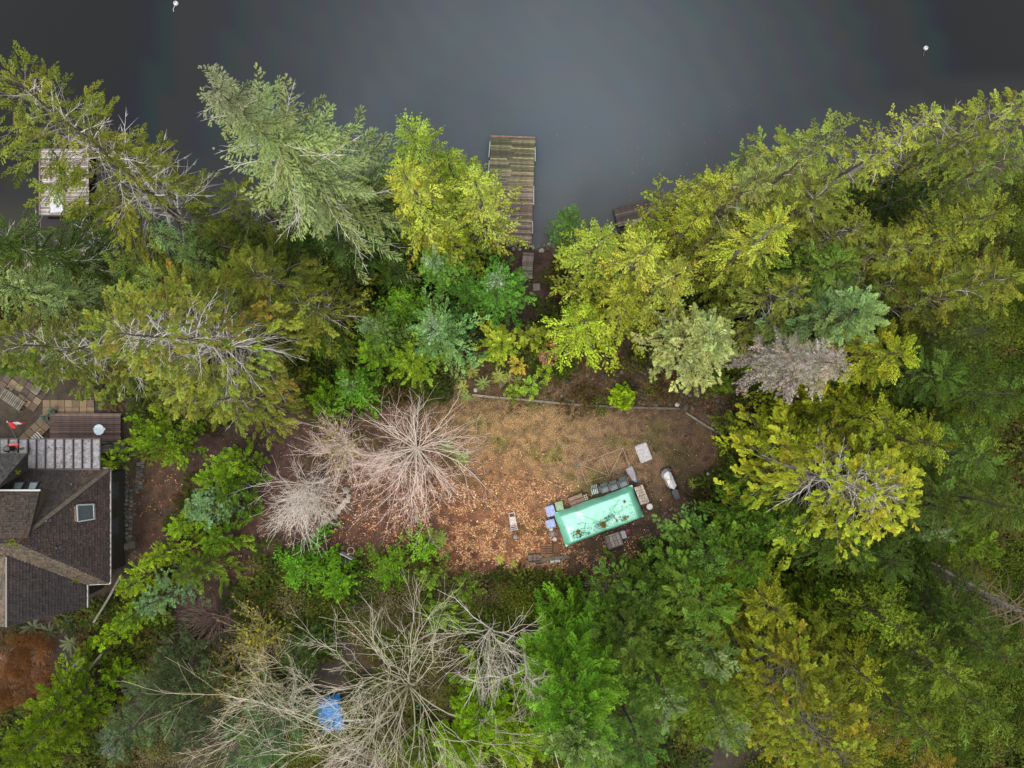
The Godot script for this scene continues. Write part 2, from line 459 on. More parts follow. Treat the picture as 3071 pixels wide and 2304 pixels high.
# name, kind of foliage, tip in the photograph, height of the tip, reach, colour as seen, label, category; options: base (pixel), low (where the crown starts), n (boughs), pale (colour of the top), bark
func tree(called: String, kind: String, px: float, py: float, ht: float, reach: float, rgb: Array, label: String, category := "tree", opt := {}) -> void:
	var tip := at(px, py, ht)
	var foot := tip
	if opt.has("base"):
		foot = at(opt.base[0], opt.base[1], -0.5)
	else:
		foot += Vector3(rnd(-0.3, 0.3), 0, rnd(-0.3, 0.3))
	foot.y = ground(foot.x, foot.z) - 0.1
	var o := thing(called, label, category, foot)
	var top := tip - foot
	var tall := top.length()
	var trunk := Geo.new()
	var bk: Array = opt.get("bark", [112, 98, 84])
	trunk.col = seen(bk[0], bk[1], bk[2])
	var pts := []
	for i in 9:
		var t := i / 8.0
		var w := sin(t * PI) * 0.012 * tall
		pts.append(top * t + Vector3(rnd(-w, w), 0, rnd(-w, w)))
	trunk.path(pts, (0.011 * tall + 0.05) * opt.get("stout", 1.0), 0.02, 7)
	part("trunk", solid(trunk), mats.bark, o)
	var low: float = opt.get("low", 0.22)
	var n := int(1.25 * opt.get("n", int(tall * (1.0 - low) * 4.2 + reach * 16.0)))
	var base := Color.WHITE
	if px > 2400 and py > 700 or py > 1780: reach *= 1.12
	if rgb[0] < rgb[1] * 1.06: rgb = [minf(rgb[0], rgb[1] * 0.90), rgb[1], rgb[2]]
	base = green(rgb[0], rgb[1], rgb[2], opt.get("k", 0.76))
	var pale: Array = opt.get("pale", [])
	var lean := rnd(0.0, TAU)
	var plumed: bool = kind in ["spruce", "ribs"]
	var sets := [bough(kind, reach * 0.8), bough(kind, reach * 0.45)] if plumed else [bough(kind, clampf(reach * 0.36, 0.5, 1.5)), bough(kind, clampf(reach * 0.30, 0.5, 1.2))]
	var limb_set := bough("stick", reach * 0.8)
	var places := [[], []]
	var tints := [[], []]
	var limb_places := []
	var limb_tints := []
	var total := n if plumed else int(n * opt.get("dense", 0.62))
	var open: float = KINDS[kind].bare if not plumed else 0.0
	for i in total:
		var t: float = low + (1.0 - low) * pow((i + rnd(0.0, 1.0)) / total, opt.get("bias", 0.85))
		t = minf(t, 0.995)
		var s: float = (1.0 - t) / (1.0 - low)
		var ln: float = reach * (0.10 + 0.90 * pow(s, opt.get("shape", 0.7))) * rnd(0.52, 1.22)
		if s > 0.85: ln *= lerpf(1.0, 0.75, (s - 0.85) / 0.15)
		var az := i * 2.39996 + rnd(-0.35, 0.35)
		ln *= 1.0 + 0.16 * cos(az - lean)
		var up: float = lerpf(0.95, -0.12, pow(s, 0.45)) + rnd(-0.12, 0.12)
		var k := t * 8.0
		var j := mini(int(k), 7)
		var from: Vector3 = pts[j].lerp(pts[j + 1], k - j)
		var tone := rnd(0.74, 1.22)
		var c := Color(base.r * tone * rnd(0.9, 1.12), base.g * tone, base.b * tone * rnd(0.85, 1.15))
		if pale.size() and t > 0.88:
			c = c.lerp(green(pale[0], pale[1], pale[2]), smoothstep(0.88, 0.98, t) * rnd(0.6, 1.0))
		if opt.has("gold") and rnd() < 0.15:
			c = c.lerp(green(opt.gold[0], opt.gold[1], opt.gold[2]), rnd(0.2, 0.6))
		var turn := Basis(Vector3.UP, az) * Basis(Vector3(0, 0, 1), up)
		if plumed:
			var b := 0 if ln > reach * 0.55 else 1
			var sc: float = ln / sets[b][1]
			var basis := turn * Basis(Vector3(1, 0, 0), rnd(-0.3, 0.3))
			basis = basis.scaled_local(Vector3(sc, clampf(sc, 0.7, 1.3), clampf(sc, 0.75, 1.35) * (1.0 if rng.randi() % 2 else -1.0)))
			places[b].append(Transform3D(basis, from))
			tints[b].append(c)
			continue
		# a limb, and sprays of foliage standing off it at every angle
		var ls: float = ln / limb_set[1]
		limb_places.append(Transform3D(turn.scaled_local(Vector3(ls, ls, ls)), from))
		limb_tints.append(gray(0.6, 1.1))
		var m := 3 + int(ln * 2.9)
		for q in m:
			var f: float = lerpf(open * 0.75, 1.0, (q + rnd()) / m)
			var spot: Vector3 = from + turn * (Vector3(f * (1.0 - 0.12 * f), 0.12 * f - 0.2 * f * f, 0) * ln)
			var small: float = maxf(0.26, ln * (0.44 - 0.17 * f)) * rnd(0.6, 1.4)
			var b := rng.randi() % 2
			var sc: float = small / sets[b][1]
			var off := rnd(-1.25, 1.25) * (1.1 - 0.6 * f)
			var basis := turn * Basis(Vector3.UP, off) * Basis(Vector3(0, 0, 1), rnd(-0.4, 0.4)) * Basis(Vector3(1, 0, 0), rnd(-0.6, 0.6))
			var wide := clampf(sc * 0.8, 0.55, 1.1)
			places[b].append(Transform3D(basis.scaled_local(Vector3(clampf(sc, 0.55, 1.6), wide, wide * (1.0 if rng.randi() % 2 else -1.0))), spot))
			var sh := rnd(0.58, 1.4)
			tints[b].append(Color(c.r * sh * rnd(0.93, 1.08), c.g * sh, c.b * sh))
	if limb_places.size():
		copies("limbs", limb_set[0], mats.pale_limb if kind in ["fir", "open", "cedar", "dead"] else mats.brown_limb, limb_places, limb_tints, o).set_meta("kind", "stuff")
	var bare: int = opt.get("limbs", 20 if kind == "fir" else (50 if kind == "spruce" else 0))
	if bare:
		var lp := []
		var lt := []
		var set := bough("limb", reach * 0.8)
		for i in bare:
			var t := lerpf(low, 0.97, (i + rnd()) / bare)
			var s := (1.0 - t) / (1.0 - low)
			var sc: float = reach * (0.15 + 0.75 * pow(s, 0.7)) * rnd(0.6, 1.1) / set[1]
			var k := t * 8.0
			var j := mini(int(k), 7)
			var basis := Basis(Vector3.UP, i * 2.39996 + rnd(-0.6, 0.6)) * Basis(Vector3(0, 0, 1), lerpf(0.9, 0.12, pow(s, 0.5)) + rnd(-0.08, 0.12))
			lp.append(Transform3D(basis.scaled_local(Vector3(sc, sc, sc)), pts[j].lerp(pts[j + 1], k - j)))
			lt.append(gray(0.6, 1.05))
		copies("bare_limbs", set[0], null, lp, lt, o).set_meta("kind", "stuff")
	if places[0].size(): copies("crown" if not plumed else "lower_crown", sets[0][0], null, places[0], tints[0], o).set_meta("kind", "stuff")
	if places[1].size(): copies("crown" if not plumed else "upper_crown", sets[1][0], null, places[1], tints[1], o).set_meta("kind", "stuff")

# ---------------------------------------------------------------- bare deciduous trees and shrubs
# stems leave the foot in a fan; each forks again and again. Returns wood, and the places of the twig ends.
func bare_tree(called: String, px: float, py: float, ht: float, reach: float, stems: int, rgb: Array, label: String, category: String, opt := {}) -> void:
	var foot := at(px, py, 0.0)
	foot.y = ground(foot.x, foot.z) - 0.05
	var o := thing(called, label, category, foot)
	var limbs := Geo.new()
	var twigs := Geo.new()
	limbs.col = lin(rgb[0], rgb[1], rgb[2], 0.62)
	var thin: Array = opt.get("thin", rgb)
	twigs.col = lin(thin[0], thin[1], thin[2], 0.72)
	var ends := []
	var todo := []
	var trunk_h: float = opt.get("trunk", 0.0)
	var start := Vector3.ZERO
	var r0: float = opt.get("r", 0.06)
	var lean: Array = opt.get("lean", [0.0, 0.0])
	if trunk_h > 0.0:
		var a := Vector3.ZERO
		for i in 4:
			var b := a + Vector3(rnd(-0.08, 0.08) + lean[0], 1.0, rnd(-0.08, 0.08) + lean[1]) * trunk_h / 4.0
			limbs.tube(a, b, r0 * (1.9 - i * 0.15), r0 * (1.75 - i * 0.15), 7)
			a = b
		start = a
	var rise := ht - trunk_h
	for i in stems:
		var az: float = TAU * (i + rnd(-0.4, 0.4)) / stems + opt.get("turn", 0.0)
		var out := sqrt(rnd(0.05, 1.0))
		var goal := Vector3(cos(az) * reach * out, rise * (1.0 - 0.55 * out * out) * rnd(0.85, 1.1), sin(az) * reach * out)
		goal += Vector3(lean[0], 0, lean[1]) * rise
		todo.append([start * rnd(0.6 if trunk_h > 0.0 else 1.0, 1.0), goal * 0.5, 0, r0 * rnd(0.7, 1.15), Vector3(goal.x, goal.y * 0.6, goal.z).normalized()])
	var deep: int = opt.get("deep", 4)
	var forks: int = opt.get("forks", 3)
	var budget: int = opt.get("budget", 5200)
	while todo.size() and budget > 0:
		var b: Array = todo.pop_front()
		var a: Vector3 = b[0]
		var span: Vector3 = b[1]
		var level: int = b[2]
		var r: float = b[3]
		var seg := 4 if level < 2 else 3
		var d := span / seg
		var g := limbs if level < 2 else twigs
		var r1 := r * 0.62
		for i in seg:
			d += Vector3(rnd(-1, 1), rnd(-0.6, 1.0) * opt.get("curl", 0.6), rnd(-1, 1)) * d.length() * opt.get("wild", 0.16)
			var e := a + d
			var ra := lerpf(r, r1, i / float(seg))
			g.tube(a, e, maxf(ra, 0.0045), maxf(lerpf(r, r1, (i + 1) / float(seg)), 0.004), 5 if level < 2 else 3)
			budget -= 1
			if level < deep and (i > 0 or level > 0):
				var side := 1 if level > 0 else 2
				for q in side:
					if rnd() < opt.get("thick", 0.72):
						var ax := Vector3(rnd(-1, 1), rnd(-0.4, 1), rnd(-1, 1)).normalized()
						var f := d.normalized().rotated(ax, (rnd(0.35, 0.85) + opt.get("open", 0.0) * rnd()) * (1.0 if rnd() < 0.5 else -1.0))
						todo.append([e, f * span.length() * rnd(0.38, 0.72), level + 1, lerpf(r, r1, (i + 1) / float(seg)) * rnd(0.45, 0.7)])
			a = e
			if level > 0 and rnd() < 0.3: ends.append(e)
		if level < deep:
			for q in forks - 1:
				var f := d.normalized().rotated(Vector3(rnd(-1, 1), rnd(-1, 1), rnd(-1, 1)).normalized(), rnd(0.15, 0.55) + 0.6 * opt.get("open", 0.0) * rnd())
				todo.append([a, f * span.length() * rnd(0.5, 0.85), level + 1, r1 * rnd(0.7, 0.95)])
		else:
			ends.append(a)
	part("limbs", solid(limbs), mats.twigs, o)
	part("twigs", solid(twigs), mats.twigs, o)
	if opt.has("leaves"):
		var g := Geo.new()
		var c: Array = opt.leaves
		for i in int(opt.get("leaf_count", 500)):
			if ends.is_empty(): break
			var e: Vector3 = ends[rng.randi() % ends.size()] * rnd(0.45, 1.0) + Vector3(rnd(-0.4, 0.4), rnd(-0.3, 0.2), rnd(-0.4, 0.4))
			g.col = mul(lin(c[0], c[1], c[2], 0.42), rnd(0.6, 1.3))
			var u := Vector3(rnd(-1, 1), rnd(-0.4, 0.4), rnd(-1, 1)).normalized() * rnd(0.06, 0.11)
			var w := u.cross(Vector3(rnd(-0.4, 0.4), 1, rnd(-0.4, 0.4)).normalized()) * 0.7
			g.quad(e - u, e + w, e + u, e - w)
		var lv := part("leaves", solid(g), mats.foliage, o)
		lv.set_meta("kind", "stuff")

# ---------------------------------------------------------------- boards, stones, roofs
func tint_box(size: Vector3, c: Color) -> ArrayMesh:
	var g := Geo.new()
	g.col = c
	g.box(Transform3D(), size)
	return solid(g)

# n boards side by side: each along the frame's x, one after another along its z
func boards(called: String, parent: Node, n: int, frame: Transform3D, size: Vector3, pitch: float, tones: Array, m: Material, loose := 0.015) -> void:
	var kinds := []
	for c in tones:
		for q in 2:
			kinds.append(tint_box(size + Vector3(rnd(-0.02, 0.02), 0, rnd(-0.006, 0.0)), mul(seen(c[0], c[1], c[2]), rnd(0.85, 1.15))))
	for i in n:
		var o := part(called, kinds[rng.randi() % kinds.size()], m, parent)
		o.transform = frame * Transform3D(Basis(Vector3.UP, rnd(-0.004, 0.004)), Vector3(rnd(-loose, loose), rnd(-0.006, 0.006), (i + 0.5) * pitch))

func pebble(r: float, c: Color, flat := 0.7) -> ArrayMesh:
	var g := Geo.new()
	g.col = c
	var n := 6
	var ring := []
	for k in 4:
		var row := []
		var f := lerpf(-1.2, 1.35, k / 3.0)
		for i in n:
			var a := TAU * (i + (k % 2) * 0.5) / n
			row.append(Vector3(cos(a) * cos(f), sin(f) * flat, sin(a) * cos(f)) * r * rnd(0.78, 1.18))
		ring.append(row)
	for k in 3:
		for i in n:
			g.tri(ring[k][i], ring[k][(i + 1) % n], ring[k + 1][i])
			g.tri(ring[k][(i + 1) % n], ring[k + 1][(i + 1) % n], ring[k + 1][i])
	for i in range(1, n - 1):
		g.tri(ring[3][0], ring[3][i], ring[3][i + 1])
	return solid(g)

func stones(called: String, parent: Node, spots: Array, tones: Array, flat := 0.7) -> void:      # spots: [pixel x, pixel y, radius m]
	var kinds := []
	for c in tones:
		for q in 2:
			kinds.append(pebble(1.0, mul(seen(c[0], c[1], c[2]), rnd(0.85, 1.15)), flat))
	for s in spots:
		var p := at(s[0], s[1], 0.0)
		for q in 3:
			p = at(s[0], s[1], ground(p.x, p.z))
		var o := part(called, kinds[rng.randi() % kinds.size()], mats.stone, parent)
		o.transform = Transform3D(Basis(Vector3.UP, rnd(0, TAU)).scaled(Vector3.ONE * s[2]), p + Vector3(0, s[2] * 0.15, 0))
		o.transform.basis = o.transform.basis * Basis.from_scale(Vector3(rnd(0.8, 1.35), 1, rnd(0.7, 1.0)))

func on_ground(px: float, py: float, lift := 0.0) -> Vector3:
	var p := at(px, py, 0.0)
	for q in 3:
		p = at(px, py, ground(p.x, p.z) + lift)
	return p

func on_plane(px: float, py: float, q: Array) -> Vector3:
	var n: Vector3 = (q[1] - q[0]).cross(q[2] - q[0]).normalized()
	var eye := Vector3(0, CAM_H, 0)
	var d := at(px, py, 0.0) - eye
	return eye + d * (n.dot(q[0] - eye) / n.dot(d))

# a roof slope: eave from q[0] to q[1], the other corners above; a slab and, on it, courses of shingles
func slope(parent: Node, q: Array, rgb: Array, fade := 0.25) -> void:
	var u: Vector3 = (q[1] - q[0]).normalized()
	var n: Vector3 = u.cross(q[2] - q[0]).normalized()
	if n.y < 0: n = -n
	var w := n.cross(u).normalized()
	if w.y < 0: w = -w
	var g := Geo.new()
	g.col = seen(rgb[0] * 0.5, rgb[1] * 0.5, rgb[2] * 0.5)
	for i in range(1, q.size() - 1):
		g.tri(q[0], q[i], q[i + 1])
		g.tri(q[0] - n * 0.12, q[i] - n * 0.12, q[i + 1] - n * 0.12)
	for i in q.size():
		var a: Vector3 = q[i]
		var b: Vector3 = q[(i + 1) % q.size()]
		g.quad(a, b, b - n * 0.12, a - n * 0.12)
	var slab := part("roof_slope", solid(g), mats.shingle, parent)
	var flat := []
	var top := 0.0
	for p in q:
		flat.append(Vector2((p - q[0]).dot(u), (p - q[0]).dot(w)))
		top = maxf(top, flat[-1].y)
	var s := Geo.new()
	var course := 0.15
	var j := 0
	while j * course < top - 0.04:
		var v0 := j * course
		var mid := v0 + course * 0.5
		var lo := 1e9
		var hi := -1e9
		for i in flat.size():
			var a: Vector2 = flat[i]
			var b: Vector2 = flat[(i + 1) % flat.size()]
			if (a.y - mid) * (b.y - mid) < 0.0:
				var x := lerpf(a.x, b.x, (mid - a.y) / (b.y - a.y))
				lo = minf(lo, x)
				hi = maxf(hi, x)
		var x := lo
		while x < hi - 0.02:
			var wd := minf(rnd(0.11, 0.2), hi - x)
			var o: Vector3 = q[0] + u * x + w * v0
			var worn := noise.get_noise_2d(o.x * 11.0 + 70.0, o.z * 11.0)
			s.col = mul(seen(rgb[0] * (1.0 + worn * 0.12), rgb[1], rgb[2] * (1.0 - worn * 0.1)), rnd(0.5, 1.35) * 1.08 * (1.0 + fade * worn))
			var a := o + n * rnd(0.03, 0.06)
			var b := a + u * (wd - 0.008)
			var up := w * (course + 0.02) - n * 0.03
			s.quad(a, b, b + up, a + up)
			s.quad(a, b, b - n * 0.03, a - n * 0.03)
			x += wd
		j += 1
	var sh := part("shingles", solid(s), mats.shingle, slab)
	sh.set_meta("kind", "stuff")

func beam(called: String, parent: Node, a: Vector3, b: Vector3, w: float, h: float, c: Color, m: Material) -> MeshInstance3D:
	var g := Geo.new()
	g.col = c
	g.bar(a, b, w, h)
	return part(called, solid(g), m, parent)

func rod(called: String, parent: Node, pts: Array, r: float, c: Color, m: Material, sides := 6) -> MeshInstance3D:
	var g := Geo.new()
	g.col = c
	g.path(pts, r, r, sides)
	return part(called, solid(g), m, parent)

func turned(called: String, parent: Node, rings: Array, where: Vector3, c: Color, m: Material, sides := 18) -> MeshInstance3D:
	var g := Geo.new()
	g.col = c
	g.lathe(rings, sides)
	var o := part(called, solid(g), m, parent)
	o.position = where
	return o

# a rounded box, corners bevelled in plan, for bins, boards and lids
func slab(size: Vector3, r: float, c: Color, taper := 1.0, lip := 0.0) -> ArrayMesh:
	var g := Geo.new()
	g.col = c
	var ring := func(k: float, y: float, inset: float) -> Array:
		var out := []
		for q in 4:
			var cx := (size.x * 0.5 - r) * (1.0 if q in [0, 3] else -1.0)
			var cz := (size.z * 0.5 - r) * (1.0 if q in [0, 1] else -1.0)
			for i in 4:
				var a := PI * 0.5 * (q + i / 3.0)
				out.append(Vector3((cx + cos(a) * (r - inset)) * k, y, (cz + sin(a) * (r - inset)) * k))
		return out
	var e := minf(0.02, size.y * 0.3)
	var rows := [ring.call(taper, 0.0, 0.0), ring.call(1.0, size.y - e, 0.0), ring.call(1.0, size.y, minf(e, r * 0.6))]
	if lip > 0.0:
		rows.append(ring.call(1.0 - 0.16, size.y, minf(e, r * 0.6)))
		rows.append(ring.call(1.0 - 0.19, size.y - lip, minf(e, r * 0.6)))
	for k in rows.size() - 1:
		for i in 16:
			g.quad(rows[k][i], rows[k][(i + 1) % 16], rows[k + 1][(i + 1) % 16], rows[k + 1][i])
	for i in range(1, 15):
		g.tri(rows[-1][0], rows[-1][i], rows[-1][i + 1])
		g.tri(rows[0][0], rows[0][i + 1], rows[0][i])
	return solid(g)

# cloth laid over what stands below: a grid whose edge hangs down
func draped(length: float, width: float, high: float, c: Color, sag: float, flare: float, sd: float) -> ArrayMesh:
	var nx := 84
	var nz := 42
	var v := PackedVector3Array()
	var st := SurfaceTool.new()
	st.begin(Mesh.PRIMITIVE_TRIANGLES)
	st.set_smooth_group(0)
	for j in nz + 1:
		for i in nx + 1:
			var a := (i / float(nx) - 0.5) * 2.0
			var b := (j / float(nz) - 0.5) * 2.0
			var ea := clampf((absf(a) - 0.86) / 0.14, 0.0, 1.0)
			var eb := clampf((absf(b) - 0.72) / 0.28, 0.0, 1.0)
			var down := maxf(ea, eb) if minf(ea, eb) <= 0.0 else minf(1.0, sqrt(ea * ea + eb * eb))
			var x := signf(a) * (minf(absf(a), 0.86) * length * 0.5 * 0.965 + ea * (0.86 * 0.0 + length * 0.5 * 0.17) * flare)
			var z := signf(b) * (minf(absf(b), 0.72) * width * 0.5 * 1.06 + eb * width * 0.5 * 0.237 * flare)
			var y := high - pow(down, 1.5) * high * 0.62 + 0.13 * (1.0 - b * b) * (1.0 - a * a * a * a)
			y += sag * noise.get_noise_2d(a * 60.0 + sd, b * 40.0) * (1.0 - down)
			y -= sag * 0.4 * exp(-pow((a - 0.35 + b * 0.5) * 9.0, 2.0)) * (1.0 - down)
			y -= sag * 0.6 * exp(-pow((a + 0.32 - b * 0.45) * 8.0, 2.0)) * (1.0 - down)
			y += sag * (0.7 * exp(-absf((a + 0.12 - b * 0.5) * 13.0)) - 0.5 * exp(-absf((a - 0.3 + b * 0.55) * 15.0)) - 0.5 * exp(-absf((b - 0.2 + a * 0.18) * 17.0)) + 0.5 * exp(-absf((b + 0.45 - a * 0.1) * 15.0)) + 0.5 * exp(-absf((a - 0.62 - b * 0.3) * 16.0))) * (1.0 - down)
			y += down * 0.02 * sin(a * 17.0 + b * 9.0 + sd)
			x += down * 0.05 * noise.get_noise_2d(a * 60.0, b * 60.0 + sd)
			z += down * 0.09 * noise.get_noise_2d(a * 60.0 + 50.0, b * 60.0 + sd)
			v.push_back(Vector3(x, y, z))
	for p in v:
		st.set_color(c)
		st.add_vertex(p)
	for j in nz:
		for i in nx:
			var k := j * (nx + 1) + i
			for q in [k, k + 1, k + nx + 2, k, k + nx + 2, k + nx + 1]:
				st.add_index(q)
	st.generate_normals()
	return st.commit()

func leaf_shape() -> ArrayMesh:                                          # a lobed leaf, a little curled
	var g := Geo.new()
	var n := 10
	var rim := []
	for i in n:
		var r := 1.0 if i % 2 == 0 else 0.52
		var a := TAU * i / n
		rim.append(Vector3(cos(a) * r, 0.22 * r * r * (1.0 if i % 4 else 1.6) - 0.05, sin(a) * r))
	for i in n:
		g.tri(Vector3.ZERO, rim[i], rim[(i + 1) % n])
	return solid(g)

func frond_shape() -> ArrayMesh:                                         # a fern frond along +x: a rib with leaflets
	var g := Geo.new()
	var c := Vector3.ZERO
	for i in 9:
		var t := i / 9.0
		var d := Vector3(t, 0.75 * t - 0.85 * t * t, 0)
		var w := 0.14 * sin(PI * (0.15 + 0.8 * t)) + 0.01
		g.col = gray(0.85, 1.2)
		for s in [-1.0, 1.0]:
			g.tri(d, d + Vector3(0.10, 0.04, w * s), d + Vector3(0.11, 0.02, 0.0))
	return solid(g)

var frond: ArrayMesh
func fern(px: float, py: float, r: float, rgb: Array, label: String, called := "fern", group := "ferns on the bank", count := 13) -> void:
	var o := thing(called, label, "fern", on_ground(px, py), rnd(0, TAU), group)
	for i in count:
		var m := part("frond", frond, null, o)
		var a := TAU * i / count + rnd(-0.2, 0.2)
		m.transform = Transform3D(Basis(Vector3.UP, a) * Basis(Vector3(0, 0, 1), rnd(-0.1, 0.35)) * Basis.from_scale(Vector3.ONE * r * rnd(0.75, 1.15)), Vector3.ZERO)
		m.material_override = fern_mat(rgb)

func fern_mat(rgb: Array) -> StandardMaterial3D:
	var key := "fern_leaf_%d_%d" % [rgb[0], rgb[1]]
	if not mats.has(key):
		var m := mat(key, 0.7)
		m.albedo_color = green(rgb[0], rgb[1], rgb[2], 0.5).linear_to_srgb()
		m.backlight_enabled = true
		m.backlight = Color(0.3, 0.35, 0.12)
	return mats[key]

func inside(poly: PackedVector2Array, q: Vector2) -> bool:
	return Geometry2D.is_point_in_polygon(q, poly)

# ================================================================ the scene
func _ready() -> void:
	rng.seed = 20417
	noise.seed = 11
	noise.frequency = 0.02
	noise.fractal_octaves = 3
	var cam := Camera3D.new()
	cam.name = "camera"
	add_child(cam)
	cam.transform = Transform3D(Basis(Vector3(1, 0, 0), -PI / 2), Vector3(0, CAM_H, 0))
	cam.fov = rad_to_deg(2.0 * atan(1152.0 / FOCAL))
	cam.far = 1500.0
	cam.near = 0.5
	cam.current = true
	var env := Environment.new()
	env.background_mode = Environment.BG_SKY
	var skm := ProceduralSkyMaterial.new()
	skm.sky_top_color = Color(0.97, 0.985, 1.0)
	skm.sky_horizon_color = Color(0.58, 0.60, 0.62)
	skm.sky_curve = 0.5
	skm.ground_bottom_color = Color(0.10, 0.11, 0.10)
	skm.ground_horizon_color = Color(0.45, 0.46, 0.46)
	skm.sky_energy_multiplier = 1.15
	var sky := Sky.new()
	sky.sky_material = skm
	env.sky = sky
	env.tonemap_mode = Environment.TONE_MAPPER_LINEAR
	env.tonemap_exposure = 2.9
	env.sdfgi_enabled = true
	env.ssao_enabled = true
	env.ssil_enabled = true
	var we := WorldEnvironment.new()
	we.name = "world"
	we.environment = env
	add_child(we)
	var sun := DirectionalLight3D.new()
	sun.name = "sun"
	add_child(sun)
	sun.look_at_from_position(Vector3(-6, 20, 11), Vector3.ZERO)
	sun.light_color = Color(1.0, 0.96, 0.9)
	sun.light_energy = 0.42
	sun.light_angular_distance = 14.0
	sun.shadow_enabled = true
	make_materials()
	frond = frond_shape()
	build_terrain()
	build_house()
	build_docks()
	build_garden()
	build_camp()
	build_trees()
	build_litter()

func build_terrain() -> void:
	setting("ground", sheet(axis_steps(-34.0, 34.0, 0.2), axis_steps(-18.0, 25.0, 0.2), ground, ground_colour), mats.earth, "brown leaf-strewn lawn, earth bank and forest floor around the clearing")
	var flat := func(_x, _z): return WATER
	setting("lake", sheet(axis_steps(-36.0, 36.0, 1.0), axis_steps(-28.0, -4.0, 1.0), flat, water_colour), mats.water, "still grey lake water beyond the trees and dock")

# ---------------------------------------------------------------- the house and its terrace
func build_house() -> void:
	var o := thing("house", "dark shingled house with hipped roof, skylights and white gutters", "house")
	var ne := at(331, 1405, 2.5)
	var se := at(331, 1750, 2.5)
	var apex := at(48, 1626, 6.4)
	var far := at(-260, 1632, 6.4)
	var nw := at(-260, 1405, 2.5)
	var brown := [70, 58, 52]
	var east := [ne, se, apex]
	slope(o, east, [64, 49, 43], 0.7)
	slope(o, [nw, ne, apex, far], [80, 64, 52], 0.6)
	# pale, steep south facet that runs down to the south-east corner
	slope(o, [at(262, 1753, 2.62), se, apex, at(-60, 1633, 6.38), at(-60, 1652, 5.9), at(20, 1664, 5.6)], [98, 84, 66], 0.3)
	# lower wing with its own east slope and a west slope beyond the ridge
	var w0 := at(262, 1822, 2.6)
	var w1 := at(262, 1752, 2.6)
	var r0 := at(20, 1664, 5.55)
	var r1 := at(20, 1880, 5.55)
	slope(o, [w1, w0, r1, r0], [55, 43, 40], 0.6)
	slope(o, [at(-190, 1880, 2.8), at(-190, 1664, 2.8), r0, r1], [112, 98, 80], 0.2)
	# dormers
	var d0 := at(120, 1473, 4.55)
	var d1 := at(-260, 1473, 4.55)
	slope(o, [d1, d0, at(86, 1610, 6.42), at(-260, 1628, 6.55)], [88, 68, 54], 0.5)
	var cheek := Geo.new()
	cheek.col = seen(104, 92, 78)
	cheek.quad(d0, at(86, 1610, 6.42), at(86, 1610, 6.1), d0 - Vector3(0, 1.1, -0.1))
	cheek.quad(d1 + Vector3(0, -0.1, 0.15), d0 + Vector3(0, -0.1, 0.15), d0 + Vector3(0, -1.6, 0.15), d1 + Vector3(0, -1.6, 0.15))
	part("dormer_wall", solid(cheek), mats.paint, o)
	var e0 := at(82, 1361, 3.3)
	var e1 := at(-260, 1361, 3.3)
	var e2 := at(80, 1412, 3.3)
	var e3 := at(-8, 1466, 5.4)
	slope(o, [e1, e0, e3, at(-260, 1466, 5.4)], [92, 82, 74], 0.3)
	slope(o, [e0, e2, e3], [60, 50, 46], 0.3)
	beam("dormer_gutter", o, d0 + Vector3(0.05, 0.05, -0.05), d1 + Vector3(0, 0.05, -0.05), 0.09, 0.08, seen(215, 215, 210), mats.paint)
	# walls
	var wall := seen(70, 66, 62)
	var xw := ne.x - 0.62
	var g := Geo.new()
	g.col = wall
	g.bar(Vector3(xw, 1.0, ne.z + 0.4), Vector3(xw, 1.0, se.z - 0.4), 0.2, 3.1)
	g.bar(Vector3(nw.x, 1.0, ne.z + 0.5), Vector3(xw, 1.0, ne.z + 0.5), 0.2, 3.1)
	g.bar(Vector3(w0.x - 0.6, 1.0, se.z - 0.5), Vector3(xw, 1.0, se.z - 0.5), 0.2, 3.1)
	g.bar(Vector3(w0.x - 0.7, 1.0, se.z - 0.4), Vector3(w0.x - 0.7, 1.0, w0.z - 0.35), 0.2, 3.1)
	g.bar(Vector3(w0.x - 8.0, 1.0, w0.z - 0.45), Vector3(w0.x - 0.6, 1.0, w0.z - 0.45), 0.2, 3.1)
	part("wall", solid(g), mats.paint, o)
	var gable := Geo.new()
	gable.col = seen(84, 76, 68)
	gable.tri(Vector3(w0.x - 0.2, 2.5, w0.z - 0.35), Vector3(r1.x, 5.35, w0.z - 0.35), Vector3(at(-190, 1880, 2.8).x, 2.7, w0.z - 0.35))
	part("gable", solid(gable), mats.paint, o)
	for z in [6.2, 8.3]:
		var win := beam("window", o, Vector3(xw + 0.11, 1.35, z - 0.5), Vector3(xw + 0.11, 1.35, z + 0.5), 0.06, 1.1, seen(96, 90, 84), mats.paint)
		beam("pane", win, Vector3(xw + 0.14, 1.35, z - 0.42), Vector3(xw + 0.14, 1.35, z + 0.42), 0.03, 0.95, Color.WHITE, mats.window_glass)
	# gutters, lichen-specked white
	var white := seen(206, 200, 192)
	for pair in [[ne, se], [se, w1 + Vector3(0.02, 0, 0.02)], [w1, w0], [at(303, 1405, 2.5), ne]]:
		beam("gutter", o, pair[0], pair[1], 0.085, 0.1, white, mats.plastic_dirty)
	beam("ridge_trim", o, r0 + Vector3(0.02, 0.06, 0.1), r1 + Vector3(0.02, 0.06, 0), 0.05, 0.06, seen(170, 164, 152), mats.paint)
	# hip cap
	var hip := Geo.new()
	var hn := Vector3(0.35, 1, -0.2).normalized()
	for i in 34:
		hip.col = mul(seen(108, 94, 80), rnd(0.8, 1.2))
		var a := ne.lerp(apex, i / 34.0) + Vector3(0, 0.05, 0)
		var b := ne.lerp(apex, (i + 1) / 34.0) + Vector3(0, 0.04, 0)
		hip.bar(a, b, 0.2, 0.03)
	part("hip_cap", solid(hip), mats.shingle, o)
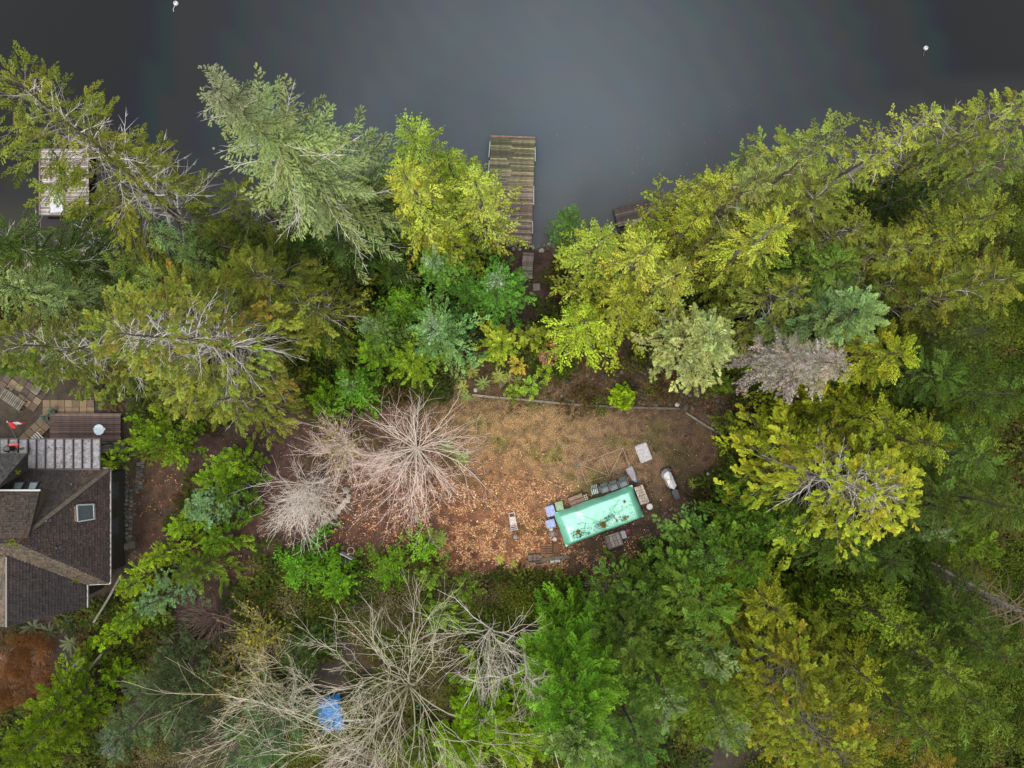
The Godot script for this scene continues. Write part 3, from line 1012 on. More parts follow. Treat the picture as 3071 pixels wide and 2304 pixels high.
	# skylights
	var sk := [[230, 1514, 279, 1512, 281, 1556, 232, 1564, east, [176, 186, 184]], [40, 1471, 66, 1471, 78, 1449, 47, 1449, [nw, ne, apex], [70, 70, 68]], [85, 1471, 110, 1471, 120, 1449, 92, 1449, [nw, ne, apex], [70, 70, 68]]]
	for s in sk:
		var q := [on_plane(s[0], s[1], s[8]), on_plane(s[2], s[3], s[8]), on_plane(s[4], s[5], s[8]), on_plane(s[6], s[7], s[8])]
		var n: Vector3 = (s[8][1] - s[8][0]).cross(s[8][2] - s[8][0]).normalized()
		if n.y < 0: n = -n
		var c: Vector3 = (q[0] + q[1] + q[2] + q[3]) * 0.25
		var frame := Geo.new()
		frame.col = seen(s[9][0], s[9][1], s[9][2])
		for i in 4:
			frame.bar(q[i] + n * 0.07, q[(i + 1) % 4] + n * 0.07, 0.07, 0.14)
		var f := part("skylight", solid(frame), mats.paint, o)
		var pane := Geo.new()
		pane.quad(q[0].lerp(c, 0.08) + n * 0.1, q[1].lerp(c, 0.08) + n * 0.1, q[2].lerp(c, 0.08) + n * 0.1, q[3].lerp(c, 0.08) + n * 0.1)
		if s[0] > 200:
			part("pane", solid(pane), mats.window_glass, f)
		else:
			pane.c.fill(seen(196, 212, 214))
			part("pane", solid(pane), mats.plastic, f)
	var bits := []
	var bt := []
	for i in 1500:
		var onto: Array = [east, [nw, ne, apex], east][rng.randi() % 3]
		var f := rnd()
		var h := rnd()
		var px := 331.0 - 283.0 * f
		var py := lerpf(1405.0 + 221.0 * f, 1750.0 - 124.0 * f, h) if onto == east else lerpf(1405.0, 1405.0 + 221.0 * f, h)
		if noise.get_noise_2d(px * 1.1, py * 1.1) + rnd(-0.3, 0.3) < 0.0: continue
		if onto != east and px < 130 and py > 1440: continue
		var p := on_plane(px, py, onto) + Vector3(0, 0.09, 0)
		bits.append(Transform3D(Basis(Vector3.UP, rnd(0, TAU)).scaled(Vector3(rnd(0.012, 0.05), 0.02, rnd(0.008, 0.025))), p))
		var c: Array = [[150, 104, 70], [170, 134, 96], [96, 84, 44], [44, 38, 36]][rng.randi() % 4]
		bt.append(mul(seen(c[0], c[1], c[2]), rnd(0.6, 1.2)))
	copies("leaf_litter", leaf_shape(), mats.twigs, bits, bt, o).set_meta("kind", "stuff")
	for v in [[150, 1560, 0.06], [180, 1640, 0.045], [225, 1450, 0.05]]:
		var p := on_plane(v[0], v[1], east if v[1] > 1500 else [nw, ne, apex])
		turned("vent_pipe", o, [[v[2] * 1.7, -0.15], [v[2] * 1.5, 0.08], [v[2], 0.1], [v[2], 0.34], [v[2] * 0.7, 0.34], [0.0, 0.3]], p, seen(92, 88, 86), mats.paint, 10)
	var fl := on_plane(227, 1518, east)
	beam("flashing", o, fl + Vector3(0, 0.1, 0), on_plane(229, 1563, east) + Vector3(0, 0.1, 0), 0.1, 0.03, seen(132, 76, 58), mats.paint)
	# moss pads on the roof
	var moss := Geo.new()
	for s in [[32, 1622, 0.22], [44, 1630, 0.16], [228, 1738, 0.17], [55, 1414, 0.14]]:
		for i in 26:
			moss.col = mul(lin(112, 118, 34, 0.42), rnd(0.6, 1.3))
			var p := at(s[0], s[1], 6.5 if s[0] < 50 else (3.5 if s[1] > 1700 else 4.2)) + Vector3(rnd(-1, 1) * s[2], rnd(0.0, 0.08), rnd(-1, 1) * s[2] * 0.7)
			moss.tri(p, p + Vector3(0.08, 0.05, 0.03), p + Vector3(0.01, 0.06, 0.09))
	part("moss", solid(moss), mats.foliage, o).set_meta("kind", "stuff")

	# the metal porch roof
	var porch := thing("porch_roof", "grey metal porch roof in standing seam panels, littered with needles", "roof")
	var xs := [-110, -83, -56, -29, -2, 26, 55, 84, 110, 137, 165, 192, 220, 247, 275, 302]
	for i in xs.size() - 1:
		var inner := 1362 if xs[i] < 80 else 1406
		var a := at(xs[i], 1318, 2.2)
		var b := at(xs[i + 1], 1318, 2.2)
		var c := at(xs[i + 1], inner, 2.62)
		var d := at(xs[i], inner, 2.62)
		var pg := Geo.new()
		pg.col = mul(seen(168, 162, 164), rnd(0.88, 1.1))
		pg.quad(a, b, c, d)
		var dn := Vector3(0, -0.05, 0)
		pg.quad(a + dn, b + dn, c + dn, d + dn)
		pg.quad(a, b, b + dn, a + dn)
		var panel := part("roof_panel", solid(pg), mats.metal_roof, porch)
		beam("seam", panel, b + Vector3(0, 0.04, 0), c + Vector3(0, 0.04, 0), 0.06, 0.09, seen(64, 50, 48), mats.paint)
	beam("eave_trim", porch, at(-110, 1317, 2.17), at(303, 1317, 2.17), 0.06, 0.12, seen(78, 66, 60), mats.paint)
	beam("lower_trim", porch, at(84, 1407.5, 2.62), at(302, 1407.5, 2.62), 0.1, 0.1, seen(72, 54, 48), mats.paint)
	for x in [30, 160, 300]:
		beam("post", porch, at(x, 1330, 0.0) + Vector3(0.9, -0.4, -0.05), at(x, 1330, 0.0) + Vector3(0.9, 2.15, -0.05), 0.1, 0.1, seen(90, 76, 66), mats.wood)
	var grit := []
	var gt := []
	for i in 900:
		var px := rnd(-20, 300)
		var py := rnd(1320, 1402)
		if px < 82 and py > 1360: continue
		var h := lerpf(2.22, 2.62, (py - 1318.0) / (88.0 if px > 80 else 44.0)) + 0.02
		grit.append(Transform3D(Basis(Vector3.UP, rnd(0, TAU)).scaled(Vector3(rnd(0.02, 0.055), 0.02, rnd(0.008, 0.02))), at(px, py, h)))
		var edge := py > 1393 and px > 150
		gt.append(mul(seen(120, 66, 44), rnd(0.6, 1.2)) if edge or rnd() < 0.2 else mul(seen(84, 74, 74), rnd(0.6, 1.3)))
	copies("needle_litter", leaf_shape(), mats.twigs, grit, gt, porch).set_meta("kind", "stuff")
	var red := thing("chimney_flue", "dark round stove flue on a red flashing plate on the porch roof", "chimney", at(41, 1344, 2.42))
	part("flashing", slab(Vector3(0.55, 0.03, 0.5), 0.03, lin(226, 62, 54, 0.5)), mats.plastic, red)
	turned("flue", red, [[0.15, 0.03], [0.14, 0.5], [0.19, 0.5], [0.19, 0.62], [0.1, 0.66], [0.0, 0.66]], Vector3(0, 0, 0.0), seen(58, 50, 44), mats.paint)
	beam("strap", red, Vector3(-0.55, 0.06, 0.03), Vector3(0.62, 0.06, 0.03), 0.1, 0.05, seen(84, 62, 52), mats.paint)

	# deck
	var deck := thing("deck", "weathered brown plank deck between patio and porch roof", "deck", at(143, 1243, 0.4))
	boards("plank", deck, 13, Transform3D(Basis(), Vector3(2.22, -0.02, 0)), Vector3(4.2, 0.04, 0.11), 0.122, [[104, 76, 66], [116, 86, 76], [92, 68, 58], [126, 98, 86]], mats.wood)
	boards("plank", deck, 5, Transform3D(Basis(), Vector3(2.9, -0.03, 1.62)), Vector3(3.3, 0.04, 0.13), 0.14, [[122, 108, 98], [108, 92, 84], [138, 124, 112]], mats.wood)
	beam("fascia", deck, Vector3(0.1, -0.13, -0.02), Vector3(4.35, -0.13, -0.02), 0.04, 0.2, seen(150, 124, 110), mats.wood)
	beam("fascia", deck, Vector3(4.56, -0.2, 1.5), Vector3(4.56, -0.2, 2.35), 0.05, 0.2, seen(88, 74, 66), mats.wood)
	for x in [0.4, 2.2, 4.1]:
		for z in [0.15, 1.4]:
			beam("leg", deck, Vector3(x, -0.6, z), Vector3(x, -0.05, z), 0.1, 0.1, seen(80, 66, 56), mats.wood)

	# pavers
	var patio := thing("patio", "old tan paving slabs beside the deck, some tilted", "")
	patio.remove_meta("category")
	patio.set_meta("kind", "structure")
	var tones := [[158, 130, 98], [140, 114, 88], [168, 142, 110], [116, 94, 78], [98, 78, 68]]
	var kinds := []
	for c in tones:
		for q in 2:
			kinds.append(slab(Vector3(0.43, 0.07, 0.43), 0.02, mul(seen(c[0], c[1], c[2]), rnd(0.88, 1.12))))
	var spots := []
	for i in 7:
		spots.append([141 + i * 22, 1210, 0.0, rng.randi() % 6])
		spots.append([141 + i * 22, 1232, 0.0, rng.randi() % 6])
	for i in 5:
		for k in 2:
			spots.append([138 - i * 16 + k * 17, 1250 + i * 16 + k * 14, 0.8, rng.randi() % 6])
	for i in 6:
		for k in 4:
			spots.append([22 + i * 18 + k * 13 - 12, 1128 + i * 13 - k * 18 + 28, -0.62, 4 + rng.randi() % 6])
	for s in spots:
		var m := part("paver", kinds[s[3]], mats.stone, patio)
		m.transform = Transform3D(Basis(Vector3.UP, s[2] + rnd(-0.05, 0.05)) * Basis(Vector3(1, 0, 0), rnd(-0.03, 0.03)), on_ground(s[0], s[1]) + Vector3(0, rnd(-0.03, 0.0) + 0.03, 0))
	var path := thing("garden_path", "mossy grey stone blocks edging the dirt beside the house wall", "")
	path.remove_meta("category")
	path.set_meta("kind", "structure")
	var blocks := []
	for c in [[118, 108, 96], [138, 126, 112], [96, 88, 76]]:
		for q in 2:
			blocks.append(slab(Vector3(0.24, 0.16, 0.22), 0.03, mul(seen(c[0], c[1], c[2]), rnd(0.88, 1.12))))
	var ps := []
	for i in 7:
		ps.append([416 + rnd(-2, 2) - i * 0.6, 1392 + i * 12.5, 1.0])
		ps.append([428 + rnd(-2, 2) - i, 1386 + i * 12.5, 1.0])
	for i in 13:
		ps.append([394 + rnd(-2, 2), 1470 + i * 11.5, 0.9])
		ps.append([381 + rnd(-2, 2), 1462 + i * 12.5, 0.85])
	for s in [[390, 1618, 1.4], [396, 1634, 1.9], [374, 1640, 1.8]]:
		ps.append(s)
	for s in ps:
		var m := part("stone", blocks[rng.randi() % 6], mats.stone, path)
		m.transform = Transform3D(Basis(Vector3.UP, rnd(-0.12, 0.12)).scaled(Vector3(s[2], 1, s[2])), on_ground(s[0], s[1]) + Vector3(0, -0.05, 0))
	var edge := thing("retaining_timber", "long dark timber edging the gravel by the house wall", "timber")
	beam("timber", edge, on_ground(367, 1432) + Vector3(0, 0.08, 0), on_ground(366, 1600) + Vector3(0, 0.08, 0), 0.12, 0.18, seen(74, 66, 58), mats.wood_across)
	var gs := []
	for i in 90:
		gs.append([rnd(369, 386) - 0.0, rnd(1410, 1610), rnd(0.03, 0.07)])
	var gravel := thing("gravel_strip", "rough grey gravel along the wall of the house", "")
	gravel.remove_meta("category")
	gravel.set_meta("kind", "structure")
	stones("stone", gravel, gs, [[134, 128, 120], [98, 94, 88], [160, 152, 142]])

	# things on the terrace
	var lounge := thing("slatted_lounger", "weathered slatted wooden lounger on the dark paving", "lounger", on_ground(46, 1197), -0.60)
	boards("slat", lounge, 13, Transform3D(Basis(Vector3.UP, PI / 2), Vector3(-0.8, 0.36, 0)), Vector3(0.66, 0.025, 0.085), 0.122, [[132, 122, 108], [150, 140, 124], [112, 102, 88]], mats.wood)
	for z in [-0.3, 0.3]:
		beam("rail", lounge, Vector3(-0.85, 0.31, z), Vector3(0.85, 0.31, z), 0.05, 0.07, seen(112, 100, 86), mats.wood)
		for x in [-0.7, 0.7]:
			beam("leg", lounge, Vector3(x, 0, z), Vector3(x, 0.3, z), 0.06, 0.06, seen(104, 92, 78), mats.wood)
	var side := thing("slatted_side_table", "small square slatted wooden table at the paving's edge", "side table", on_ground(121, 1168), -0.60)
	boards("slat", side, 6, Transform3D(Basis(Vector3.UP, PI / 2), Vector3(-0.25, 0.4, 0)), Vector3(0.5, 0.025, 0.065), 0.083, [[128, 116, 102], [146, 134, 118]], mats.wood)
	for x in [-0.2, 0.2]:
		for z in [-0.2, 0.2]:
			beam("leg", side, Vector3(x, 0, z), Vector3(x, 0.38, z), 0.05, 0.05, seen(104, 92, 78), mats.wood)
	var globe := thing("glass_patio_table", "round glass table with metal legs at the corner of the deck", "table", at(316, 1287, 0.42))
	turned("table_top", globe, [[0.0, 0.68], [0.31, 0.68], [0.32, 0.69], [0.31, 0.7], [0.0, 0.7]], Vector3.ZERO, Color.WHITE, mats.glass, 24)
	turned("rim", globe, [[0.315, 0.675], [0.335, 0.69], [0.315, 0.71]], Vector3.ZERO, seen(120, 118, 120), mats.paint, 24)
	for i in 4:
		rod("leg", globe, [Vector3(cos(i * PI / 2) * 0.3, 0, sin(i * PI / 2) * 0.3), Vector3(cos(i * PI / 2) * 0.12, 0.4, sin(i * PI / 2) * 0.12), Vector3(cos(i * PI / 2) * 0.28, 0.67, sin(i * PI / 2) * 0.28)], 0.015, seen(90, 88, 90), mats.paint)
	var cup := thing("white_bowl", "small white bowl on the round glass table", "bowl", at(313, 1287, 1.13))
	turned("bowl", cup, [[0.03, 0.0], [0.075, 0.05], [0.07, 0.05], [0.0, 0.02]], Vector3.ZERO, seen(232, 234, 238), mats.plastic)
	for s in [[167, 1233, "pale green potted plant at the deck corner nearer the paving slabs"], [146, 1254, "pale green potted plant at the deck corner nearer the porch roof"]]:
		var pot := thing("potted_plant", s[2], "plant", on_ground(s[0], s[1]), rnd(0, 6), "potted plants at the deck corner")
		turned("pot", pot, [[0.1, 0.0], [0.15, 0.28], [0.17, 0.28], [0.17, 0.32], [0.14, 0.32], [0.13, 0.26], [0.0, 0.26]], Vector3.ZERO, seen(120, 86, 66), mats.plastic)
		var lg := Geo.new()
		for i in 240:
			lg.col = mul(lin(160, 186, 160, 0.4), rnd(0.7, 1.2))
			var d := Vector3(rnd(-1, 1), rnd(0.2, 1), rnd(-1, 1)).normalized()
			var b := Vector3(0, 0.3, 0) + d * rnd(0.06, 0.26)
			var u := d.cross(Vector3(rnd(-1, 1), rnd(-1, 1), rnd(-1, 1))).normalized() * 0.025
			lg.tri(b - u, b + u, b + d * rnd(0.06, 0.1) + Vector3(0, 0.02, 0))
		part("leaves", solid(lg), mats.foliage, pot)
	var flag := thing("flag", "red and white flag hanging from a slanted pole by the porch", "flag")
	var f0 := at(47, 1313, 2.3)
	var f1 := at(21, 1265, 3.3)
	rod("pole", flag, [f0, f1], 0.018, seen(140, 130, 116), mats.paint)
	turned("finial", flag, [[0.0, -0.05], [0.05, 0.0], [0.0, 0.05]], f1, seen(226, 220, 206), mats.paint, 8)
	var cloth := Geo.new()
	var strip := []
	for i in 13:
		var t := i / 12.0
		var top := f1 + (f0 - f1).normalized() * 0.05 + Vector3(t * 0.72, -0.10 * t + 0.03 * sin(t * 9.0), 0.02 * sin(t * 7.0))
		strip.append([top, top + Vector3(-0.02 + 0.08 * sin(t * 8.0), -0.34 - 0.06 * t, (0.36 - 0.32 * t) * (0.9 + 0.25 * sin(t * 11.0)))])
	for i in 12:
		cloth.col = lin(206, 40, 46, 0.5) if i < 4 or i > 8 else lin(236, 236, 236, 0.4)
		cloth.quad(strip[i][0], strip[i + 1][0], strip[i + 1][1], strip[i][1])
	part("cloth", solid(cloth), mats.paint, flag)
	var chair := thing("white_slatted_chair", "white slatted garden chair half under the porch roof edge", "chair", on_ground(128, 1308), 0.75)
	for i in 4:
		beam("slat", chair, Vector3(-0.27 + i * 0.14, 0.46, -0.25), Vector3(-0.27 + i * 0.14, 0.44, 0.3), 0.07, 0.025, seen(226, 222, 216), mats.paint)
		beam("leg", chair, Vector3(-0.25 if i % 2 else 0.18, 0, -0.22 if i < 2 else 0.26), Vector3(-0.25 if i % 2 else 0.18, 0.44, -0.22 if i < 2 else 0.26), 0.04, 0.04, seen(216, 212, 206), mats.paint)
	for i in 3:
		beam("back_slat", chair, Vector3(-0.27, 0.58 + i * 0.12, 0.32 + i * 0.03), Vector3(0.2, 0.58 + i * 0.12, 0.32 + i * 0.03), 0.03, 0.07, seen(226, 222, 216), mats.paint)

	# steps and rails below the house
	var stair := thing("wooden_stairway", "grey wooden steps with two handrails behind the house", "stairs")
	var s0 := at(203, 2052, 0.05)
	var s1 := at(263, 1985, 0.55)
	var along := (s1 - s0).normalized()
	var yaw := atan2(-along.z, along.x)
	for i in 8:
		var p := s0.lerp(s1, i / 7.0)
		var m := part("tread", tint_box(Vector3(0.19, 0.05, 0.86), mul(seen(118, 108, 96), rnd(0.85, 1.15))), mats.wood_across, stair)
		m.transform = Transform3D(Basis(Vector3.UP, yaw), p)
	for q in [[[157, 2087], [196, 2017], [240, 1979]], [[216, 2068], [271, 2002], [304, 1962]]]:
		for i in 2:
			var a := at(q[i][0], q[i][1], 0.9 + i * 0.3)
			var b := at(q[i + 1][0], q[i + 1][1], 1.2 + i * 0.3)
			beam("handrail", stair, a, b, 0.11, 0.05, seen(148, 138, 124), mats.wood)
			beam("post", stair, a + Vector3(0, -1.2, 0), a + Vector3(0, -0.03, 0), 0.08, 0.08, seen(108, 98, 86), mats.wood)
		var e := at(q[2][0], q[2][1], 1.5)
		beam("post", stair, e + Vector3(0, -1.5, 0), e + Vector3(0, -0.03, 0), 0.08, 0.08, seen(108, 98, 86), mats.wood)
	var rail := thing("wooden_handrail", "long weathered handrail between house corner and hedge", "handrail")
	var pts := [[280, 1868], [322, 1800], [362, 1727]]
	for i in 3:
		var a := at(pts[i][0], pts[i][1], 1.0)
		beam("post", rail, Vector3(a.x, -0.3, a.z), a + Vector3(0, -0.03, 0), 0.08, 0.08, seen(108, 98, 86), mats.wood)
		if i < 2:
			beam("rail", rail, a, at(pts[i + 1][0], pts[i + 1][1], 1.0), 0.12, 0.05, seen(146, 136, 122), mats.wood)

# ---------------------------------------------------------------- docks, floats and buoys
func build_docks() -> void:
	var top := WATER + 0.42
	var a := at(1471, 416, top)
	var b := at(1605, 410, top)
	var d := at(1487, 733, top)
	var dock := thing("main_dock", "long mossy plank dock reaching into the lake from the shore", "dock", (a + b) * 0.5, -0.036)
	var wide := 2.82
	var nrows := 66
	var pitch := 6.68 / nrows
	for i in nrows:
		var t := i / float(nrows)
		var split := rnd(-0.35, 0.1)
		var lo := -wide / 2 + 0.03 * t * 4.0
		for q in 2:
			var x0 := lo if q == 0 else split
			var x1 := split if q == 0 else wide / 2
			var mossy := clampf(1.15 - t * 1.5 + noise.get_noise_2d(x0 * 30.0, i * 12.0) * 0.8, 0.0, 1.0)
			var dry := Vector3(126, 98, 84).lerp(Vector3(168, 148, 134), clampf(0.5 + noise.get_noise_2d(i * 33.0, q * 60.0) * 1.6 + rnd(-0.3, 0.3), 0, 1))
			var wet := Vector3(96, 94, 58).lerp(Vector3(184, 176, 126), clampf(0.4 + noise.get_noise_2d(i * 17.0 + 500.0, x0 * 40.0) * 1.7 + rnd(-0.3, 0.3), 0, 1))
			var c := dry.lerp(wet, mossy) * rnd(0.86, 1.1)
			var o := part("plank", tint_box(Vector3(x1 - x0 - 0.01, 0.04, pitch - rnd(0.012, 0.02)), seen(c.x, c.y, c.z)), mats.wood, dock)
			o.position = Vector3((x0 + x1) / 2 + rnd(-0.02, 0.02), rnd(-0.008, 0.004), (i + 0.5) * pitch)
	beam("edge_board", dock, Vector3(-wide / 2, 0.02, -0.04), Vector3(wide / 2, 0.02, -0.04), 0.1, 0.07, seen(168, 128, 112), mats.wood)
	for s in [[0.55, 1.45, 1], [3.0, 4.2, 1], [5.2, 6.0, 1], [0.3, 1.3, -1], [1.5, 2.5, -1]]:
		beam("bumper", dock, Vector3((wide / 2 + 0.015) * s[2], 0.0, s[0]), Vector3((wide / 2 + 0.05) * s[2], 0.0, s[1]), 0.05, 0.1, seen(198, 192, 182), mats.plastic_dirty)
	for x in [-1.0, 1.0]:
		beam("stringer", dock, Vector3(x, -0.13, 0.0), Vector3(x, -0.13, 6.6), 0.14, 0.2, seen(70, 60, 50), mats.wood_across)
		for z in [0.8, 3.2, 5.6]:
			turned("float_drum", dock, [[0.0, -0.55], [0.28, -0.55], [0.28, -0.24], [0.0, -0.24]], Vector3(x, 0.0, z), seen(52, 54, 58), mats.plastic, 10)

	var raft := thing("small_float", "small dark plank float tied by the wooded shore", "float", at(1840, 622, top - 0.05), 0.22)
	boards("plank", raft, 9, Transform3D(Basis(), Vector3(1.18, 0, 0)), Vector3(2.36, 0.05, 0.13), 0.142, [[126, 108, 96], [104, 86, 76], [146, 126, 112], [88, 72, 64]], mats.wood)
	for x in [0.2, 2.1]:
		beam("stringer", raft, Vector3(x, -0.12, 0), Vector3(x, -0.12, 1.28), 0.12, 0.18, seen(60, 50, 44), mats.wood)
	var log := thing("driftwood_pole", "pale weathered pole lying across the small dark float", "pole")
	beam("pole", log, at(1880, 688, top + 0.35), at(1966, 621, top + 0.06), 0.14, 0.1, seen(196, 184, 164), mats.wood)

	var jetty := thing("grey_dock", "pale grey plank dock under the leaning fir", "dock", at(121, 446, top), 0.0)
	boards("plank", jetty, 35, Transform3D(Basis(), Vector3(1.52, 0, 0)), Vector3(3.04, 0.04, 0.105), 0.119, [[192, 180, 172], [168, 156, 148], [206, 196, 190], [140, 124, 116], [182, 168, 158]], mats.wood)
	beam("edge_board", jetty, Vector3(-0.03, 0.0, -0.02), Vector3(-0.03, 0.0, 4.18), 0.07, 0.12, seen(156, 118, 108), mats.wood_across)
	beam("edge_board", jetty, Vector3(0, -0.02, 4.21), Vector3(3.04, -0.02, 4.21), 0.07, 0.12, seen(84, 72, 62), mats.wood)
	for x in [0.3, 2.7]:
		beam("stringer", jetty, Vector3(x, -0.13, 0.0), Vector3(x, -0.13, 4.15), 0.14, 0.2, seen(70, 60, 50), mats.wood_across)
	var ramp := thing("white_gangway_plate", "white plastic plate lying at the foot of the grey dock", "gangway", at(170, 607, top + 0.08), 0.03)
	part("plate", slab(Vector3(0.86, 0.05, 1.3), 0.04, seen(216, 218, 220)), mats.plastic_dirty, ramp)
	for q in [[[-0.45, 0.1, -0.5], [-1.0, 0.04, 0.05]], [[-0.4, 0.1, 0.42], [-0.6, 0.04, 0.62]]]:
		rod("brace", ramp, [Vector3(q[0][0], q[0][1], q[0][2]), Vector3(q[1][0], q[1][1], q[1][2])], 0.03, seen(206, 206, 204), mats.paint)
	var truss := thing("black_truss_gangway", "black lattice gangway between the grey dock and the shore", "gangway")
	var ta := at(213, 622, top + 0.3)
	var tb := at(233, 620, top + 0.3)
	var tc := at(216, 702, top + 0.5)
	var td := at(236, 700, top + 0.5)
	for q in [[ta, tc], [tb, td], [ta, tb], [tc, td], [ta.lerp(tc, 0.5), tb.lerp(td, 0.5)], [tb, ta.lerp(tc, 0.5)], [ta.lerp(tc, 0.02), tb.lerp(td, 0.5)], [tb.lerp(td, 0.5), tc]]:
		rod("bar", truss, [q[0], q[1]], 0.04, seen(38, 38, 42), mats.paint)
	var rope := thing("mooring_line", "pale mooring line zigzagging from the grey dock to the shore", "rope")
	var line := [[205, 654], [262, 630], [241, 682], [222, 672]]
	var lp := []
	for s in line: lp.append(at(s[0], s[1], top + 0.7))
	rod("rope", rope, lp, 0.03, seen(182, 176, 168), mats.paint)
	var pole := thing("shore_pole", "thin grey pole slanting from the shore over shallow water", "pole")
	rod("pole", pole, [at(262, 694, -2.2), at(322, 730, -1.5), at(383, 762, -0.9)], 0.03, seen(158, 154, 146), mats.paint)
	var walk := thing("shore_boardwalk", "grey-brown boardwalk of cross planks along the bank", "boardwalk", at(70, 752, -1.75), 0.05)
	boards("plank", walk, 34, Transform3D(Basis(Vector3.UP, PI / 2), Vector3(0, 0, 0.62)), Vector3(1.3, 0.05, 0.12), 0.14, [[170, 152, 138], [146, 128, 116], [186, 170, 156], [120, 104, 94]], mats.wood)
	for z in [0.15, 1.1]:
		beam("joist", walk, Vector3(0, -0.1, z), Vector3(4.76, -0.1, z), 0.1, 0.14, seen(80, 68, 58), mats.wood)

	# the way up from the dock
	var land := thing("landing_boardwalk", "short pinkish grey boardwalk from the main dock's landing", "boardwalk", at(1568, 757, -1.9), -0.06)
	boards("plank", land, 15, Transform3D(Basis(), Vector3(0.35, 0, 0)), Vector3(0.68, 0.04, 0.098), 0.108, [[158, 138, 128], [138, 118, 108], [174, 156, 146], [122, 102, 92]], mats.wood)
	for x in [0.08, 0.62]:
		beam("joist", land, Vector3(x, -0.1, 0), Vector3(x, -0.1, 1.6), 0.08, 0.14, seen(84, 70, 60), mats.wood)
	var pad := thing("stone_step", "square pale slab at the top of the landing boardwalk", "step", on_ground(1609, 862), 0.05)
	part("slab", slab(Vector3(0.44, 0.12, 0.46), 0.03, seen(150, 144, 130)), mats.stone, pad)
	var steps := thing("timber_steps", "timber steps climbing the bank beneath the yellow cedars", "stairs", at(1703, 805, -1.6), 0.0)
	for i in 10:
		var c := Vector3(176, 162, 150) if i < 4 else Vector3(112, 88, 78)
		var m := part("tread", tint_box(Vector3(0.76, 0.06, 0.155), mul(seen(c.x, c.y, c.z), rnd(0.86, 1.12))), mats.wood, steps)
		m.position = Vector3(0.4 + rnd(-0.02, 0.02), i * 0.055, 0.08 + i * 0.175)
	for x in [0.03, 0.77]:
		beam("stringer", steps, Vector3(x, -0.08, 0), Vector3(x, 0.42, 1.75), 0.05, 0.16, seen(92, 76, 66), mats.wood)
	for s in [[528, 11, 0.16, [238, 238, 236], "white mooring buoy at the lake's edge of the picture above the tall spruce"], [2776, 145, 0.15, [232, 234, 236], "white mooring buoy with a trailing line out on the dark water"], [641, 446, 0.085, [226, 186, 150], "small peach-coloured float beside the tall grey-green spruce"]]:
		var buoy := thing("buoy", s[4], "buoy", at(s[0], s[1], WATER), 0.6)
		turned("float_ball", buoy, [[0.0, -0.6 * s[2]], [0.8 * s[2], -0.3 * s[2]], [s[2], 0.15 * s[2]], [0.85 * s[2], 0.6 * s[2]], [0.45 * s[2], 0.9 * s[2]], [0.0, s[2]]], Vector3.ZERO, seen(s[3][0], s[3][1], s[3][2]), mats.plastic, 14)
		turned("ring", buoy, [[0.2 * s[2], s[2] * 0.9], [0.25 * s[2], s[2] * 1.15], [0.0, s[2] * 1.2]], Vector3.ZERO, seen(90, 90, 90), mats.paint, 8)
		if s[2] > 0.1:
			rod("line", buoy, [Vector3(-0.1, 0.03, 0.05), Vector3(-0.22, 0.035, 0.14), Vector3(-0.34, 0.03, 0.2), Vector3(-0.42, 0.03, 0.36)], 0.025, seen(60, 62, 60) if s[0] > 2000 else seen(196, 196, 192), mats.paint)

	var shore := thing("shore_rocks", "pale and dark rocks along the waterline by the dock", "")
	shore.remove_meta("category")
	shore.set_meta("kind", "structure")
	var list := []
	for i in 36:
		list.append([1530 + i * 2.0 + rnd(-4, 4), 741 + rnd(-5, 8), rnd(0.06, 0.17)])
	for i in 26:
		list.append([1616 + i * 1.9 + rnd(-4, 4), 748 - i * 0.7 + rnd(-8, 8), rnd(0.07, 0.2)])
	for i in 20:
		list.append([1480 - i * 14 + rnd(-6, 6), 742 + rnd(-4, 10), rnd(0.08, 0.22)])
	for i in 24:
		list.append([1690 + i * 34 + rnd(-8, 8), 730 - i * 8.2 + rnd(-3, 12), rnd(0.1, 0.3)])
	stones("rock", shore, list, [[168, 158, 138], [96, 90, 80], [200, 194, 180], [72, 66, 58], [120, 110, 96]])

